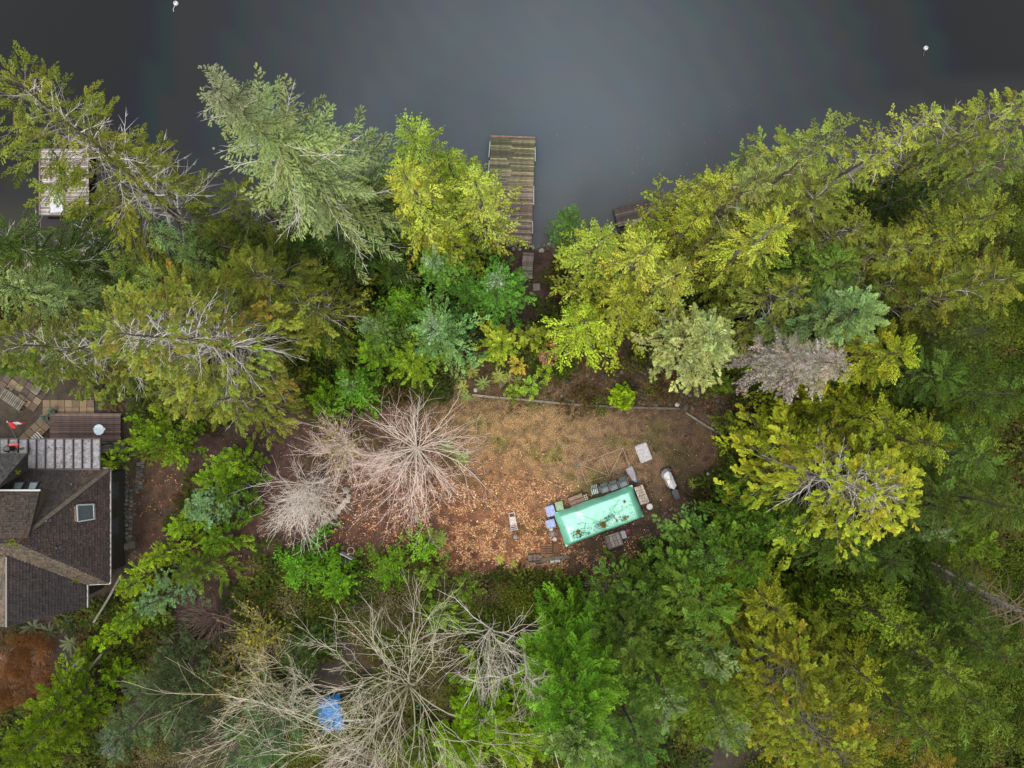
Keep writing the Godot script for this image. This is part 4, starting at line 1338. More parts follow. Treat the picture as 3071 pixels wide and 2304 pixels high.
# ---------------------------------------------------------------- lawn edges, stones, ferns
func build_garden() -> void:
	var ends := [[1415, 1185], [1497, 1193], [1560, 1198], [1680, 1210], [1765, 1217], [1850, 1221], [1945, 1224], [2038, 1226]]
	var names := ["pale landscape timber by the ferns at the bank's foot", "landscape timber in front of the two small green shrubs", "landscape timber below the bare bank, next to the white stone", "landscape timber running up to the round green shrub", "landscape timber passing behind the round green shrub", "half-buried timber between the round shrub and the gravel heap", "half-buried dark timber ending at the gravel heap"]
	for i in 7:
		var a := on_ground(ends[i][0], ends[i][1]) + Vector3(0, 0.05, 0)
		var b := on_ground(ends[i + 1][0], ends[i + 1][1]) + Vector3(0, 0.05, 0)
		var o := thing("landscape_timber", names[i], "timber", a, 0.0, "timbers along the lawn's edge")
		var k := 1.0 - i * 0.09
		beam("timber", o, Vector3(0.02, 0, 0), b - a - Vector3(0.02, 0, 0), 0.13, 0.14, mul(seen(158, 144, 122), k), mats.wood)
	var pts := [[2056, 1238], [2118, 1278], [2166, 1304]]
	for i in 2:
		var a := on_ground(pts[i][0], pts[i][1]) + Vector3(0, 0.06, 0)
		var b := on_ground(pts[i + 1][0], pts[i + 1][1]) + Vector3(0, 0.06, 0)
		var o := thing("landscape_timber", ["slanting timber from the gravel heap down the lawn's east edge", "grey timber end under the big olive cedar at the lawn's east edge"][i], "timber", a, 0.0, "timbers along the lawn's edge")
		beam("timber", o, Vector3.ZERO, (b - a) * 0.98, 0.12, 0.14, seen(138, 130, 118), mats.wood)

	var border := thing("stone_border", "curved row of pale stones bordering the shrub bed on the lawn", "")
	border.remove_meta("category")
	border.set_meta("kind", "structure")
	var row := []
	var curve := [[1040, 1470], [1046, 1490], [1040, 1502], [1030, 1512], [1020, 1523], [1012, 1533], [1002, 1545], [990, 1556], [978, 1567], [968, 1580], [958, 1590], [944, 1606], [930, 1620], [916, 1634]]
	for c in curve: row.append([c[0], c[1], rnd(0.16, 0.27)])
	stones("stone", border, row, [[204, 192, 168], [176, 160, 138], [190, 180, 160]], 0.6)
	var bank_rocks := thing("rocky_bank", "dark mossy rocks and rubble scattered over the earth bank", "")
	bank_rocks.remove_meta("category")
	bank_rocks.set_meta("kind", "structure")
	var list := []
	while list.size() < 130:
		var q := Vector2(rnd(1500, 2230), rnd(1040, 1225))
		if inside(bank, q) and rnd() < (0.25 + 0.75 * smoothstep(1650.0, 1950.0, q.x)):
			list.append([q.x, q.y, rnd(0.05, 0.22)])
	for i in 30: list.append([rnd(2005, 2075), rnd(1228, 1262), rnd(0.02, 0.05)])
	stones("rock", bank_rocks, list, [[104, 96, 84], [78, 68, 56], [92, 88, 50], [126, 116, 102], [64, 56, 44]])
	var white := [[1426, 1170, 0.16, "white rock at the timber's end beside the ferns"], [1683, 1190, 0.1, "small white stone standing by the middle of the lawn timbers"], [1847, 1060, 0.15, "pale boulder at the upper edge of the bank under the cedars"], [2030, 1213, 0.17, "squarish grey stone above the gravel heap"], [2091, 1511, 0.13, "white rock among the rubble near the black-ended cover"], [1411, 1085, 0.09, "white stone beside the young blue-green fir"], [1308, 1596, 0.12, "white stone at the tip of the low shrubs by the lawn"]]
	for s in white:
		var o := thing("rock", s[3], "rock", on_ground(s[0], s[1]), 0.0, "pale rocks round the lawn")
		part("stone", pebble(s[2], seen(214, 206, 190)), mats.stone, o)
	var rubble := thing("rubble_strip", "band of small pale stones and rubble behind the tarp", "")
	rubble.remove_meta("category")
	rubble.set_meta("kind", "structure")
	var rl := []
	for i in 170:
		var t := rnd()
		rl.append([lerpf(1950, 2150, t) + rnd(-40, 30), lerpf(1600, 1470, t) + rnd(-26, 34), rnd(0.02, 0.075)])
	stones("stone", rubble, rl, [[186, 174, 156], [120, 104, 88], [156, 140, 122], [92, 78, 64]])

	var olive := [152, 162, 46]
	var deep := [116, 146, 48]
	for f in [[1415, 1112, 0.62, olive, "large fern at the top of the fern patch"], [1366, 1138, 0.55, deep, "dark fern at the western end of the fern patch"], [1388, 1162, 0.5, olive, "yellow-green fern just above the start of the timbers"], [1450, 1150, 0.55, deep, "dark green fern by the white rock"], [1494, 1125, 0.5, olive, "olive fern between the two shrubs and the fir"], [1500, 1140, 0.48, olive, "olive fern in the middle above the timbers"], [1525, 1132, 0.42, [150, 150, 60], "pale fern next to the yellowing shrub"], [1553, 1142, 0.42, olive, "fern behind the pair of small shrubs"], [1590, 1095, 0.3, [140, 140, 50], "tiny fern alone on the bare bank"], [1398, 1188, 0.4, deep, "small fern lying over the end of the first timber"], [1335, 1182, 0.4, [110, 112, 50], "sparse fern by the pink shrub's upper edge"], [1386, 1372, 0.62, deep, "dark fern at the pink shrub's east side"], [1340, 1340, 0.5, deep, "fern half under the pink shrub"], [1322, 1618, 0.5, [130, 170, 40], "bright fern at the end of the low shrubs"], [2078, 1450, 0.4, olive, "fern beside the rubble and the black-ended cover"], [2100, 1440, 0.35, [150, 160, 50], "yellowish fern in the rubble near the dark tub"], [1500, 1676, 0.35, [170, 180, 40], "yellow-green fern at the edge of the leaf litter"], [1540, 1690, 0.3, [160, 170, 40], "second yellow-green fern by the grey planks"], [200, 1870, 0.7, [60, 80, 30], "dark fern under the low edge of the shingled wing"], [150, 1895, 0.7, [60, 80, 30], "dark fern below the house's gable end"], [250, 1890, 0.6, [70, 90, 34], "dark fern by the lower end of the handrail"], [100, 1880, 0.75, [66, 84, 28], "dark fern at the gable wall between the other house ferns and the bracken"], [285, 1845, 0.6, [72, 92, 30], "dark fern under the handrail beside the house wing"], [230, 1850, 0.65, [60, 80, 28], "dark fern hugging the wall of the house wing"], [215, 1925, 0.7, [78, 96, 30], "olive fern between the stairway's top and the house ferns"]]:
		fern(f[0], f[1], f[2], f[3], f[4])

	# the hoop
	var hoop := thing("basketball_hoop", "small basketball hoop with grey backboard on a dark post", "basketball hoop", on_ground(1036, 1690), 0.0)
	var org := hoop.position
	var bc := at(1040, 1667, 1.9) - org
	rod("post", hoop, [Vector3(0, 0, 0), Vector3(0, 1.0, -0.05), bc + Vector3(-0.05, -0.1, 0.05)], 0.05, seen(58, 60, 72), mats.paint)
	part("base", slab(Vector3(0.5, 0.16, 0.42), 0.08, seen(64, 66, 74)), mats.plastic, hoop).rotation.y = -0.5
	var face := part("backboard", slab(Vector3(0.78, 0.5, 0.05), 0.02, seen(176, 178, 188)), mats.plastic, hoop)
	face.transform = Transform3D(Basis(Vector3.UP, -0.48), bc + Vector3(0, -0.25, 0))
	var rim := Geo.new()
	rim.col = seen(222, 196, 156)
	var rc := at(1052, 1652, 1.85) - org
	for i in 24:
		var f := TAU * i / 24.0
		var h := TAU * (i + 1) / 24.0
		rim.tube(rc + Vector3(cos(f), 0, sin(f)) * 0.19, rc + Vector3(cos(h), 0, sin(h)) * 0.19, 0.014, 0.014, 5)
	part("rim", solid(rim), mats.paint, hoop)
	beam("bracket", hoop, rc + Vector3(-0.1, -0.01, 0.16), bc + Vector3(0.02, 0.0, -0.02), 0.1, 0.04, seen(196, 176, 130), mats.paint)

# ---------------------------------------------------------------- the covered table and what stands round it
func chair(px: float, py: float, turn: float, cloth: Array, label: String, striped := false) -> void:
	var o := thing("folding_chair", label, "chair", on_ground(px, py), turn, "folding chairs along the tarp")
	var m: Material = mats.plastic
	var g := Geo.new()
	var n := 8 if striped else 1
	for i in n:
		g.col = seen(cloth[0], cloth[1], cloth[2]) if not striped or i % 2 else seen(214, 224, 218)
		var x0 := lerpf(-0.21, 0.21, i / float(n))
		var x1 := lerpf(-0.21, 0.21, (i + 1) / float(n))
		for k in 4:
			var z0 := lerpf(-0.02, 0.30, k / 4.0)
			var z1 := lerpf(-0.02, 0.30, (k + 1) / 4.0)
			var y0 := 0.42 - 0.05 * sin(PI * k / 4.0)
			var y1 := 0.42 - 0.05 * sin(PI * (k + 1) / 4.0)
			g.quad(Vector3(x0, y0, z0), Vector3(x1, y0, z0), Vector3(x1, y1, z1), Vector3(x0, y1, z1))
	part("seat", solid(g), m, o)
	var b := Geo.new()
	for i in n:
		b.col = mul(seen(cloth[0], cloth[1], cloth[2]), 0.95) if not striped or i % 2 else seen(206, 216, 210)
		var x0 := lerpf(-0.21, 0.21, i / float(n))
		var x1 := lerpf(-0.21, 0.21, (i + 1) / float(n))
		b.quad(Vector3(x0, 0.86, -0.33), Vector3(x1, 0.86, -0.33), Vector3(x1, 0.44, -0.05), Vector3(x0, 0.44, -0.05))
	part("backrest", solid(b), m, o)
	var metal := seen(52, 54, 58)
	for s in [-1.0, 1.0]:
		rod("frame", o, [Vector3(0.235 * s, 0.9, -0.35), Vector3(0.235 * s, 0.42, -0.03), Vector3(0.235 * s, 0.0, 0.3)], 0.016, metal, mats.paint)
		rod("leg", o, [Vector3(0.225 * s, 0.42, 0.3), Vector3(0.225 * s, 0.0, -0.2)], 0.016, metal, mats.paint)
		beam("armrest", o, Vector3(0.255 * s, 0.62, -0.16), Vector3(0.255 * s, 0.60, 0.26), 0.05, 0.03, seen(60, 62, 64), mats.plastic)

func build_camp() -> void:
	var turn := 0.352
	var hi := 1.0
	var c := at(1800, 1552, hi)
	c.y = ground(c.x, c.z)
	var tarp := thing("covered_table", "long table shrouded in a wet green tarp strewn with leaves", "table", c, turn)
	part("tarp", draped(4.95, 2.05, hi - c.y, lin(146, 234, 200, 0.40), 0.06, 1.0, 3.0), mats.tarp, tarp)
	for x in [-1.9, 1.9]:
		for z in [-0.6, 0.6]:
			beam("leg", tarp, Vector3(x, 0, z), Vector3(x, 0.85, z), 0.08, 0.08, seen(110, 96, 80), mats.wood)
	beam("table_top", tarp, Vector3(-1.98, 0.86, 0), Vector3(1.98, 0.86, 0), 1.3, 0.05, seen(120, 104, 88), mats.wood)
	var wet := []
	var wt := []
	var basis := Basis(Vector3.UP, turn)
	for i in 620:
		var x := rnd(-2.05, 2.0)
		var z := rnd(-0.62, 0.7)
		if rnd() > 0.25 + 0.75 * smoothstep(-0.5, 0.6, z): continue
		if rnd() < 0.55:
			var k: Array = [[-1.2, 0.55], [1.35, 0.45], [-0.2, 0.45], [-1.6, 0.5], [0.5, 0.2]][rng.randi() % 5]
			x = k[0] + rnd(-0.3, 0.3)
			z = k[1] + rnd(-0.16, 0.16)
		wet.append(Transform3D(Basis(Vector3.UP, rnd(0, TAU)).scaled(Vector3(rnd(0.012, 0.06), 0.02, rnd(0.01, 0.035))), Vector3(x, hi - c.y + 0.02 + 0.14 * (1.0 - z * z), z)))
		wt.append(mul(seen(70, 58, 52), rnd(0.5, 1.5)))
	copies("leaf_litter", leaf_shape(), mats.twigs, wet, wt, tarp).set_meta("kind", "stuff")
	for s in [[0.02, 0.42, 0.15, 130], [-1.5, 0.32, 0.09, 60], [1.32, 0.5, 0.12, 40], [0.83, 0.45, 0.06, 20], [1.65, -0.42, 0.06, 20]]:
		var g := Geo.new()
		for i in s[3]:
			var p := Vector3(s[0] + rng.randfn(0, s[2] * 0.5), hi - c.y + rnd(0.1, 0.18), s[1] + rng.randfn(0, s[2] * 0.75))
			g.col = mul(lin(150, 92, 30, 0.42), rnd(0.4, 1.4)) if rnd() < 0.8 else mul(lin(120, 140, 40, 0.42), rnd(0.6, 1.2))
			var u := Vector3(rnd(-1, 1), rnd(-0.2, 0.5), rnd(-1, 1)) * 0.05
			g.tri(p - u, p + u, p + u.cross(Vector3.UP))
		part("leaf_clump", solid(g), mats.twigs, tarp).set_meta("kind", "stuff")

	var grey := [124, 138, 138]
	chair(1781, 1464, turn - 0.12, [52, 74, 66], "green and white striped folding chair at the row's end by the wooden bench", true)
	chair(1810, 1459, turn - 0.02, grey, "grey folding chair next to the striped one")
	chair(1837, 1452, turn, grey, "middle one of the three plain grey folding chairs")
	chair(1865, 1442, turn + 0.02, grey, "grey folding chair nearest the bent metal sheet")
	var bench := thing("wooden_bench", "low bench of three brown planks against the tarp", "bench", on_ground(1728, 1501), turn)
	boards("plank", bench, 3, Transform3D(Basis(), Vector3(0, 0.36, -0.37)), Vector3(0.9, 0.07, 0.215), 0.25, [[150, 118, 102], [134, 104, 90], [164, 132, 114]], mats.wood)
	for x in [-0.36, 0.36]:
		beam("bearer", bench, Vector3(x, 0.27, -0.36), Vector3(x, 0.27, 0.36), 0.07, 0.1, seen(96, 74, 62), mats.wood_across)
		for z in [-0.3, 0.3]:
			beam("leg", bench, Vector3(x, 0, z), Vector3(x, 0.22, z), 0.07, 0.07, seen(96, 74, 62), mats.wood)
	var jars := thing("jar_crate", "small crate of six pale jars beside the wooden bench", "crate", on_ground(1755, 1489), turn)
	part("tray", slab(Vector3(0.26, 0.3, 0.38), 0.02, seen(92, 84, 66)), mats.wood, jars)
	for i in 6:
		turned("jar", jars, [[0.05, 0.3], [0.052, 0.36], [0.045, 0.375], [0.03, 0.37], [0.0, 0.36]], Vector3(-0.06 + 0.12 * (i % 2), 0, -0.12 + 0.12 * (i / 2)), seen(196, 192, 156), mats.plastic, 10)
	var gb := thing("green_storage_bin", "pale green plastic bin with a round boss on its lid", "bin", on_ground(1676, 1515), turn - 0.14)
	part("body", slab(Vector3(0.42, 0.36, 0.5), 0.05, seen(116, 148, 104), 0.9), mats.plastic, gb)
	part("lid", slab(Vector3(0.46, 0.05, 0.54), 0.05, seen(156, 190, 140), 1.0, 0.015), mats.plastic_dirty, gb).position.y = 0.36
	turned("boss", gb, [[0.13, 0.41], [0.12, 0.44], [0.0, 0.445]], Vector3.ZERO, seen(164, 196, 148), mats.plastic)
	for s in [[1649.5, 1529, 0.55, 0.64, turn - 0.06, "upper blue storage bin, taller, lid paled by rain"], [1650, 1567, 0.56, 0.5, turn - 0.1, "lower blue storage bin beside the white bucket"]]:
		var bin := thing("blue_storage_bin", s[5], "bin", on_ground(s[0], s[1]), s[4], "blue bins by the tarp")
		part("body", slab(Vector3(s[2] * 0.94, 0.4, s[3] * 0.94), 0.06, seen(84, 110, 196), 0.88), mats.plastic, bin)
		part("lid", slab(Vector3(s[2], 0.06, s[3]), 0.07, seen(168, 186, 236), 1.0, 0.012), mats.plastic_dirty, bin).position.y = 0.4
		for z in [-1.0, 1.0]:
			part("handle", slab(Vector3(0.2, 0.06, 0.06), 0.02, seen(74, 98, 180)), mats.plastic, bin).position = Vector3(0, 0.36, z * s[3] * 0.5)
	for s in [[1652, 1585, 0.11, 0.22, [222, 212, 200], "small white bucket under the lower blue bin"], [1663, 1615, 0.12, 0.26, [206, 200, 180], "cream bucket at the leafy end of the tarp"]]:
		var bk := thing("bucket", s[5], "bucket", on_ground(s[0], s[1]), 0.0, "white buckets by the tarp")
		turned("body", bk, [[s[2] * 0.8, 0.0], [s[2], s[3]], [s[2] * 1.06, s[3]], [s[2] * 1.06, s[3] + 0.02]], Vector3.ZERO, seen(s[4][0], s[4][1], s[4][2]), mats.plastic)
		turned("lid", bk, [[s[2] * 1.06, s[3] + 0.02], [s[2] * 0.9, s[3] + 0.03], [0.0, s[3] + 0.02]], Vector3.ZERO, seen(s[4][0], s[4][1], s[4][2]), mats.plastic_dirty)
		rod("handle", bk, [Vector3(-s[2], s[3], 0), Vector3(-s[2] * 0.6, s[3] + 0.03, s[2] * 1.1), Vector3(s[2] * 0.6, s[3] + 0.03, s[2] * 1.1), Vector3(s[2], s[3], 0)], 0.006, seen(120, 120, 120), mats.paint)
	var junk := thing("camp_stove", "jumbled grey metal camp stove between the two buckets", "stove", on_ground(1656, 1601), 0.4)
	part("tray", slab(Vector3(0.3, 0.05, 0.24), 0.03, seen(130, 126, 122)), mats.paint, junk)
	for i in 5:
		beam("bar", junk, Vector3(-0.16 + 0.08 * i, 0.08, -0.15), Vector3(-0.2 + 0.1 * i, 0.12, 0.16), 0.02, 0.02, seen(196, 190, 184), mats.paint)
	turned("burner", junk, [[0.05, 0.05], [0.07, 0.1], [0.0, 0.11]], Vector3(0.06, 0, 0), seen(150, 140, 130), mats.paint, 10)
	var brown := thing("brown_board", "brown boards leaning at the tarp's western end", "board", on_ground(1675, 1600), turn - 0.1)
	boards("plank", brown, 2, Transform3D(Basis(Vector3(0, 0, 1), 0.1) * Basis(Vector3.UP, PI / 2), Vector3(-0.16, 0.22, 0)), Vector3(0.62, 0.03, 0.15), 0.16, [[146, 92, 60], [128, 82, 56]], mats.wood)
	var can := thing("red_fuel_can", "small red fuel can mostly hidden by the tarp", "fuel can", on_ground(1684, 1616), turn)
	part("body", slab(Vector3(0.16, 0.26, 0.24), 0.03, seen(190, 62, 40)), mats.plastic, can)
	rod("spout", can, [Vector3(0, 0.26, 0.05), Vector3(0, 0.34, 0.1)], 0.02, seen(220, 180, 60), mats.plastic)

	var tab := thing("weathered_white_table", "weathered white plank table at the tarp's eastern end", "table", at(1925, 1485, 0.7) - Vector3(0, 0.7, 0), turn + 0.02)
	boards("plank", tab, 3, Transform3D(Basis(Vector3.UP, PI / 2), Vector3(-0.27, 0.68, 0)), Vector3(1.1, 0.04, 0.172), 0.18, [[206, 192, 176], [186, 170, 154], [216, 206, 192]], mats.wood_across)
	for x in [-0.2, 0.2]:
		for z in [-0.45, 0.45]:
			beam("leg", tab, Vector3(x, -0.05, z), Vector3(x, 0.66, z), 0.06, 0.06, seen(150, 136, 122), mats.wood)
	var tl := []
	var tt := []
	for i in 34:
		tl.append(Transform3D(Basis(Vector3.UP, rnd(0, TAU)).scaled(Vector3(rnd(0.015, 0.06), 0.02, rnd(0.01, 0.03))), Vector3(rnd(-0.22, 0.22), 0.71, rnd(-0.5, 0.5))))
		tt.append(mul(seen(84, 70, 62), rnd(0.5, 1.4)))
	copies("leaf_litter", leaf_shape(), mats.twigs, tl, tt, tab).set_meta("kind", "stuff")
	var red := thing("lidded_bucket", "red bucket with a white lid beside the weathered table", "bucket", on_ground(1945, 1517))
	turned("body", red, [[0.14, 0.0], [0.17, 0.36], [0.18, 0.36]], Vector3.ZERO, seen(196, 66, 92), mats.plastic)
	turned("lid", red, [[0.185, 0.35], [0.19, 0.38], [0.17, 0.39], [0.16, 0.375], [0.0, 0.38]], Vector3.ZERO, seen(250, 236, 240), mats.plastic, 22)
	var jug := thing("pink_jug", "small pink jug behind the lidded bucket", "jug", on_ground(1938, 1508), 0.3)
	turned("body", jug, [[0.09, 0.0], [0.1, 0.2], [0.04, 0.27], [0.035, 0.31], [0.0, 0.31]], Vector3.ZERO, seen(206, 84, 110), mats.plastic, 12)
	rod("handle", jug, [Vector3(-0.09, 0.2, 0), Vector3(-0.14, 0.16, 0), Vector3(-0.1, 0.06, 0)], 0.014, seen(196, 76, 100), mats.plastic)
	var tub := thing("red_bucket", "dark red bucket half under the tarp's southern edge", "bucket", on_ground(1880, 1592))
	turned("body", tub, [[0.12, 0.0], [0.155, 0.3], [0.165, 0.3], [0.165, 0.32], [0.145, 0.32], [0.13, 0.1], [0.0, 0.1]], Vector3.ZERO, seen(188, 50, 70), mats.plastic)
	rod("handle", tub, [Vector3(-0.16, 0.31, 0), Vector3(-0.1, 0.32, 0.15), Vector3(0.1, 0.32, 0.15), Vector3(0.16, 0.31, 0)], 0.007, seen(120, 120, 120), mats.paint)
	var st := thing("slatted_grey_table", "slatted grey table sticking out below the tarp", "table", at(1839, 1617, 0.5) - Vector3(0, 0.5, 0), turn)
	boards("plank", st, 4, Transform3D(Basis(Vector3.UP, PI / 2), Vector3(-0.42, 0.5, 0.1)), Vector3(0.8, 0.03, 0.185), 0.21, [[156, 138, 126], [136, 120, 110], [172, 156, 144]], mats.wood_across)
	beam("rail", st, Vector3(0.45, 0.49, -0.3), Vector3(0.45, 0.49, 0.52), 0.04, 0.08, seen(166, 152, 142), mats.wood_across)
	beam("rail", st, Vector3(-0.45, 0.49, -0.3), Vector3(-0.45, 0.49, 0.52), 0.04, 0.08, seen(120, 106, 96), mats.wood_across)
	for x in [-0.4, 0.4]:
		for z in [-0.2, 0.45]:
			beam("leg", st, Vector3(x, -0.05, z), Vector3(x, 0.47, z), 0.05, 0.05, seen(120, 106, 96), mats.wood)
	var wb := thing("white_cool_box", "white box beside the slatted grey table", "box", on_ground(1867, 1600), turn)
	part("body", slab(Vector3(0.28, 0.34, 0.46), 0.04, seen(176, 168, 166), 0.94), mats.plastic, wb)
	part("lid", slab(Vector3(0.3, 0.06, 0.48), 0.05, seen(206, 198, 198), 1.0, 0.01), mats.plastic_dirty, wb).position.y = 0.34

	var sheet_ := thing("bent_metal_sheet", "bent grey metal tray lying past the last grey chair", "metal sheet", on_ground(1894, 1421), -1.13)
	var g := Geo.new()
	g.col = seen(178, 172, 176)
	var prof := [[-0.42, 0.10], [-0.1, 0.06], [0.02, 0.12], [0.3, 0.05], [0.42, 0.09]]
	for i in 4:
		for q in [[0.0, 1.0], [-0.015, 0.7]]:
			var w0 := 0.22 - 0.04 * maxf(0, i - 1)
			var w1 := 0.22 - 0.04 * maxf(0, i)
			g.quad(Vector3(prof[i][0], prof[i][1] + q[0], -w0), Vector3(prof[i + 1][0], prof[i + 1][1] + q[0], -w1), Vector3(prof[i + 1][0], prof[i + 1][1] + q[0], w1), Vector3(prof[i][0], prof[i][1] + q[0], w0))
	part("tray", solid(g), mats.plastic_dirty, sheet_)
	beam("lip", sheet_, Vector3(-0.42, 0.12, -0.23), Vector3(0.3, 0.09, -0.19), 0.03, 0.06, seen(110, 108, 112), mats.paint)
	var rag := thing("blue_bag", "crumpled blue plastic bag at the end of the metal tray", "bag", on_ground(1907, 1442), 0.4)
	var bag := pebble(0.15, seen(120, 178, 216), 0.5)
	part("bag", bag, mats.plastic, rag)
	var sticks := thing("brushwood_bundle", "bundle of brown sticks behind the tarp's corner", "sticks", on_ground(1893, 1449), 0.0)
	for i in 7:
		rod("stick", sticks, [Vector3(rnd(-0.35, -0.2), rnd(0.04, 0.12), rnd(-0.2, 0.1)), Vector3(rnd(0.2, 0.4), rnd(0.05, 0.16), rnd(-0.05, 0.22))], 0.014, seen(118, 84, 66), mats.twigs, 5)

	var board := thing("white_rounded_board", "white plastic table top with rounded corners lying on the lawn", "board", on_ground(1930, 1358), 0.37)
	part("top", slab(Vector3(0.72, 0.07, 1.06), 0.09, seen(206, 200, 202)), mats.plastic_dirty, board)
	part("rim", slab(Vector3(0.76, 0.05, 1.1), 0.1, seen(226, 216, 200)), mats.plastic, board).position.y = 0.0

	# the covered machine: white sheet over the larger part, black tub sticking out
	var mower := thing("covered_mower", "garden machine under a white sheet with its black end showing", "mower", on_ground(2004, 1438), 0.36)
	var cover := Geo.new()
	cover.col = seen(226, 222, 222)
	var low := [[-0.24, -0.62], [0.06, -0.72], [0.25, -0.5], [0.27, 0.42], [0.0, 0.62], [-0.24, 0.36], [-0.26, -0.1], [-0.33, -0.22], [-0.34, -0.45]]
	var high := [[-0.17, -0.52], [0.05, -0.6], [0.2, -0.42], [0.23, 0.38], [0.01, 0.54], [-0.2, 0.32], [-0.22, -0.08], [-0.28, -0.2], [-0.29, -0.4]]
	var n := low.size()
	for i in n:
		var j := (i + 1) % n
		var a := Vector3(low[i][0], 0.12, low[i][1])
		var b := Vector3(low[j][0], 0.12, low[j][1])
		var d := Vector3(high[i][0], 0.66 + 0.05 * sin(i * 2.1), high[i][1])
		var e := Vector3(high[j][0], 0.66 + 0.05 * sin(j * 2.1), high[j][1])
		cover.quad(a, b, e, d)
		cover.tri(d, e, Vector3(0.0, 0.74, -0.08))
	part("sheet", solid(cover), mats.plastic_dirty, mower)
	rod("cord", mower, [Vector3(0.2, 0.7, -0.4), Vector3(0.0, 0.76, -0.05), Vector3(-0.2, 0.66, 0.32)], 0.012, seen(150, 150, 152), mats.paint, 4)
	var bt := part("tub", slab(Vector3(0.4, 0.46, 0.66), 0.14, seen(58, 56, 60), 0.85, 0.03), mats.plastic, mower)
	bt.position = Vector3(0.05, 0.0, 0.92)
	var ch := part("chassis", slab(Vector3(0.5, 0.16, 1.3), 0.12, seen(48, 46, 56)), mats.plastic, mower)
	ch.position = Vector3(0.04, 0.04, -0.06)
	for s in [[-0.28, -0.5], [0.32, -0.5], [-0.26, 0.45], [0.32, 0.45]]:
		var wh := turned("wheel", mower, [[0.0, -0.04], [0.12, -0.04], [0.12, 0.04], [0.0, 0.04]], Vector3(s[0], 0.12, s[1]), seen(40, 40, 42), mats.plastic, 12)
		wh.rotation.z = PI / 2

	# white hand cart
	var cart := thing("white_hand_cart", "white metal hand cart lying among the fallen leaves", "cart", on_ground(1539, 1566), 0.16)
	for s in [-1.0, 1.0]:
		rod("rail", cart, [Vector3(0.17 * s, 0.16, -0.6), Vector3(0.18 * s, 0.2, 0.0), Vector3(0.2 * s, 0.24, 0.45)], 0.022, seen(240, 232, 232), mats.paint)
		var wh := turned("wheel", cart, [[0.0, -0.03], [0.13, -0.03], [0.13, 0.03], [0.0, 0.03]], Vector3(0.23 * s, 0.13, 0.3), seen(70, 66, 70), mats.plastic, 14)
		wh.rotation.z = PI / 2
	for z in [-0.58, 0.22, 0.33, 0.44]:
		beam("rung", cart, Vector3(-0.19, 0.2, z), Vector3(0.19, 0.2, z), 0.035, 0.03, seen(238, 228, 228), mats.paint)
	part("tray", slab(Vector3(0.34, 0.04, 0.52), 0.03, seen(226, 206, 190)), mats.plastic_dirty, cart).position = Vector3(0, 0.17, -0.1)
	var jug2 := thing("clear_water_jug", "cloudy plastic water jug at the foot of the white cart", "jug", on_ground(1546, 1609), 0.1)
	turned("body", jug2, [[0.1, 0.0], [0.125, 0.04], [0.125, 0.2], [0.05, 0.28], [0.04, 0.33], [0.0, 0.33]], Vector3.ZERO, seen(186, 196, 202), mats.plastic, 14)
	turned("cap", jug2, [[0.045, 0.33], [0.045, 0.36], [0.0, 0.36]], Vector3.ZERO, seen(150, 170, 200), mats.plastic, 10)
	var lv := thing("fallen_leaf_on_cart", "single russet leaf lying on the white cart's tray", "leaf", on_ground(1543, 1572) + Vector3(0, 0.22, 0), 0.7)
	var lm := part("blade", leaf_shape(), mats.foliage, lv)
	lm.material_override = fern_mat([190, 92, 50])
	lm.scale = Vector3(0.07, 0.05, 0.07)

	# boards by the undergrowth
	var pallet := thing("leafy_pallet", "leaf-covered wooden pallet between the tarp and the planks", "pallet", on_ground(1637, 1648), 0.0)
	boards("slat", pallet, 5, Transform3D(Basis(), Vector3(0.03, 0.13, -0.36)), Vector3(0.66, 0.025, 0.085), 0.142, [[176, 124, 78], [156, 108, 70], [190, 136, 88]], mats.wood)
	for x in [-0.3, 0.0, 0.33]:
		beam("bearer", pallet, Vector3(x, 0.06, -0.38), Vector3(x, 0.06, 0.36), 0.07, 0.1, seen(104, 78, 60), mats.wood_across)
	var crate := thing("slatted_crate", "grey slatted crate standing at the end of the long plank", "crate", on_ground(1600, 1671), 0.05)
	boards("slat", crate, 6, Transform3D(Basis(Vector3.UP, PI / 2), Vector3(-0.34, 0.34, -0.05)), Vector3(0.34, 0.025, 0.09), 0.115, [[150, 122, 108], [120, 96, 84], [168, 142, 126]], mats.wood)
	for z in [-0.22, 0.2]:
		beam("side", crate, Vector3(-0.34, 0.17, z), Vector3(0.34, 0.17, z), 0.03, 0.3, seen(96, 80, 70), mats.wood)
	for i in 5:
		beam("front_bar", crate, Vector3(-0.32 + i * 0.16, 0.02, 0.24), Vector3(-0.32 + i * 0.16, 0.33, 0.24), 0.03, 0.03, seen(150, 130, 116), mats.wood)
	var plank := thing("long_grey_plank", "long grey plank lying along the undergrowth's edge", "plank", on_ground(1643, 1676), 0.13)
	beam("plank", plank, Vector3(-1.3, 0.1, 0), Vector3(1.2, 0.12, 0), 0.2, 0.06, seen(124, 114, 100), mats.wood)
	beam("cleat", plank, Vector3(0.9, 0.17, -0.12), Vector3(0.9, 0.17, 0.12), 0.06, 0.05, seen(140, 126, 112), mats.wood_across)
	var wbd := thing("white_board", "short white board leaning on the long grey plank", "board", on_ground(1665, 1682), 0.12)
	part("board", slab(Vector3(0.6, 0.03, 0.14), 0.01, seen(232, 222, 206)), mats.paint, wbd).position.y = 0.16
	var thin := thing("thin_pale_batten", "thin pale batten on the leaves south of the long plank", "batten", on_ground(1622, 1693), 0.08)
	beam("batten", thin, Vector3(-0.9, 0.05, 0), Vector3(0.9, 0.05, 0), 0.05, 0.04, seen(190, 150, 128), mats.wood)
	var dark := thing("black_tub", "black plastic tub with a white rag at the lawn's east edge", "tub", on_ground(2132, 1428), 0.2)
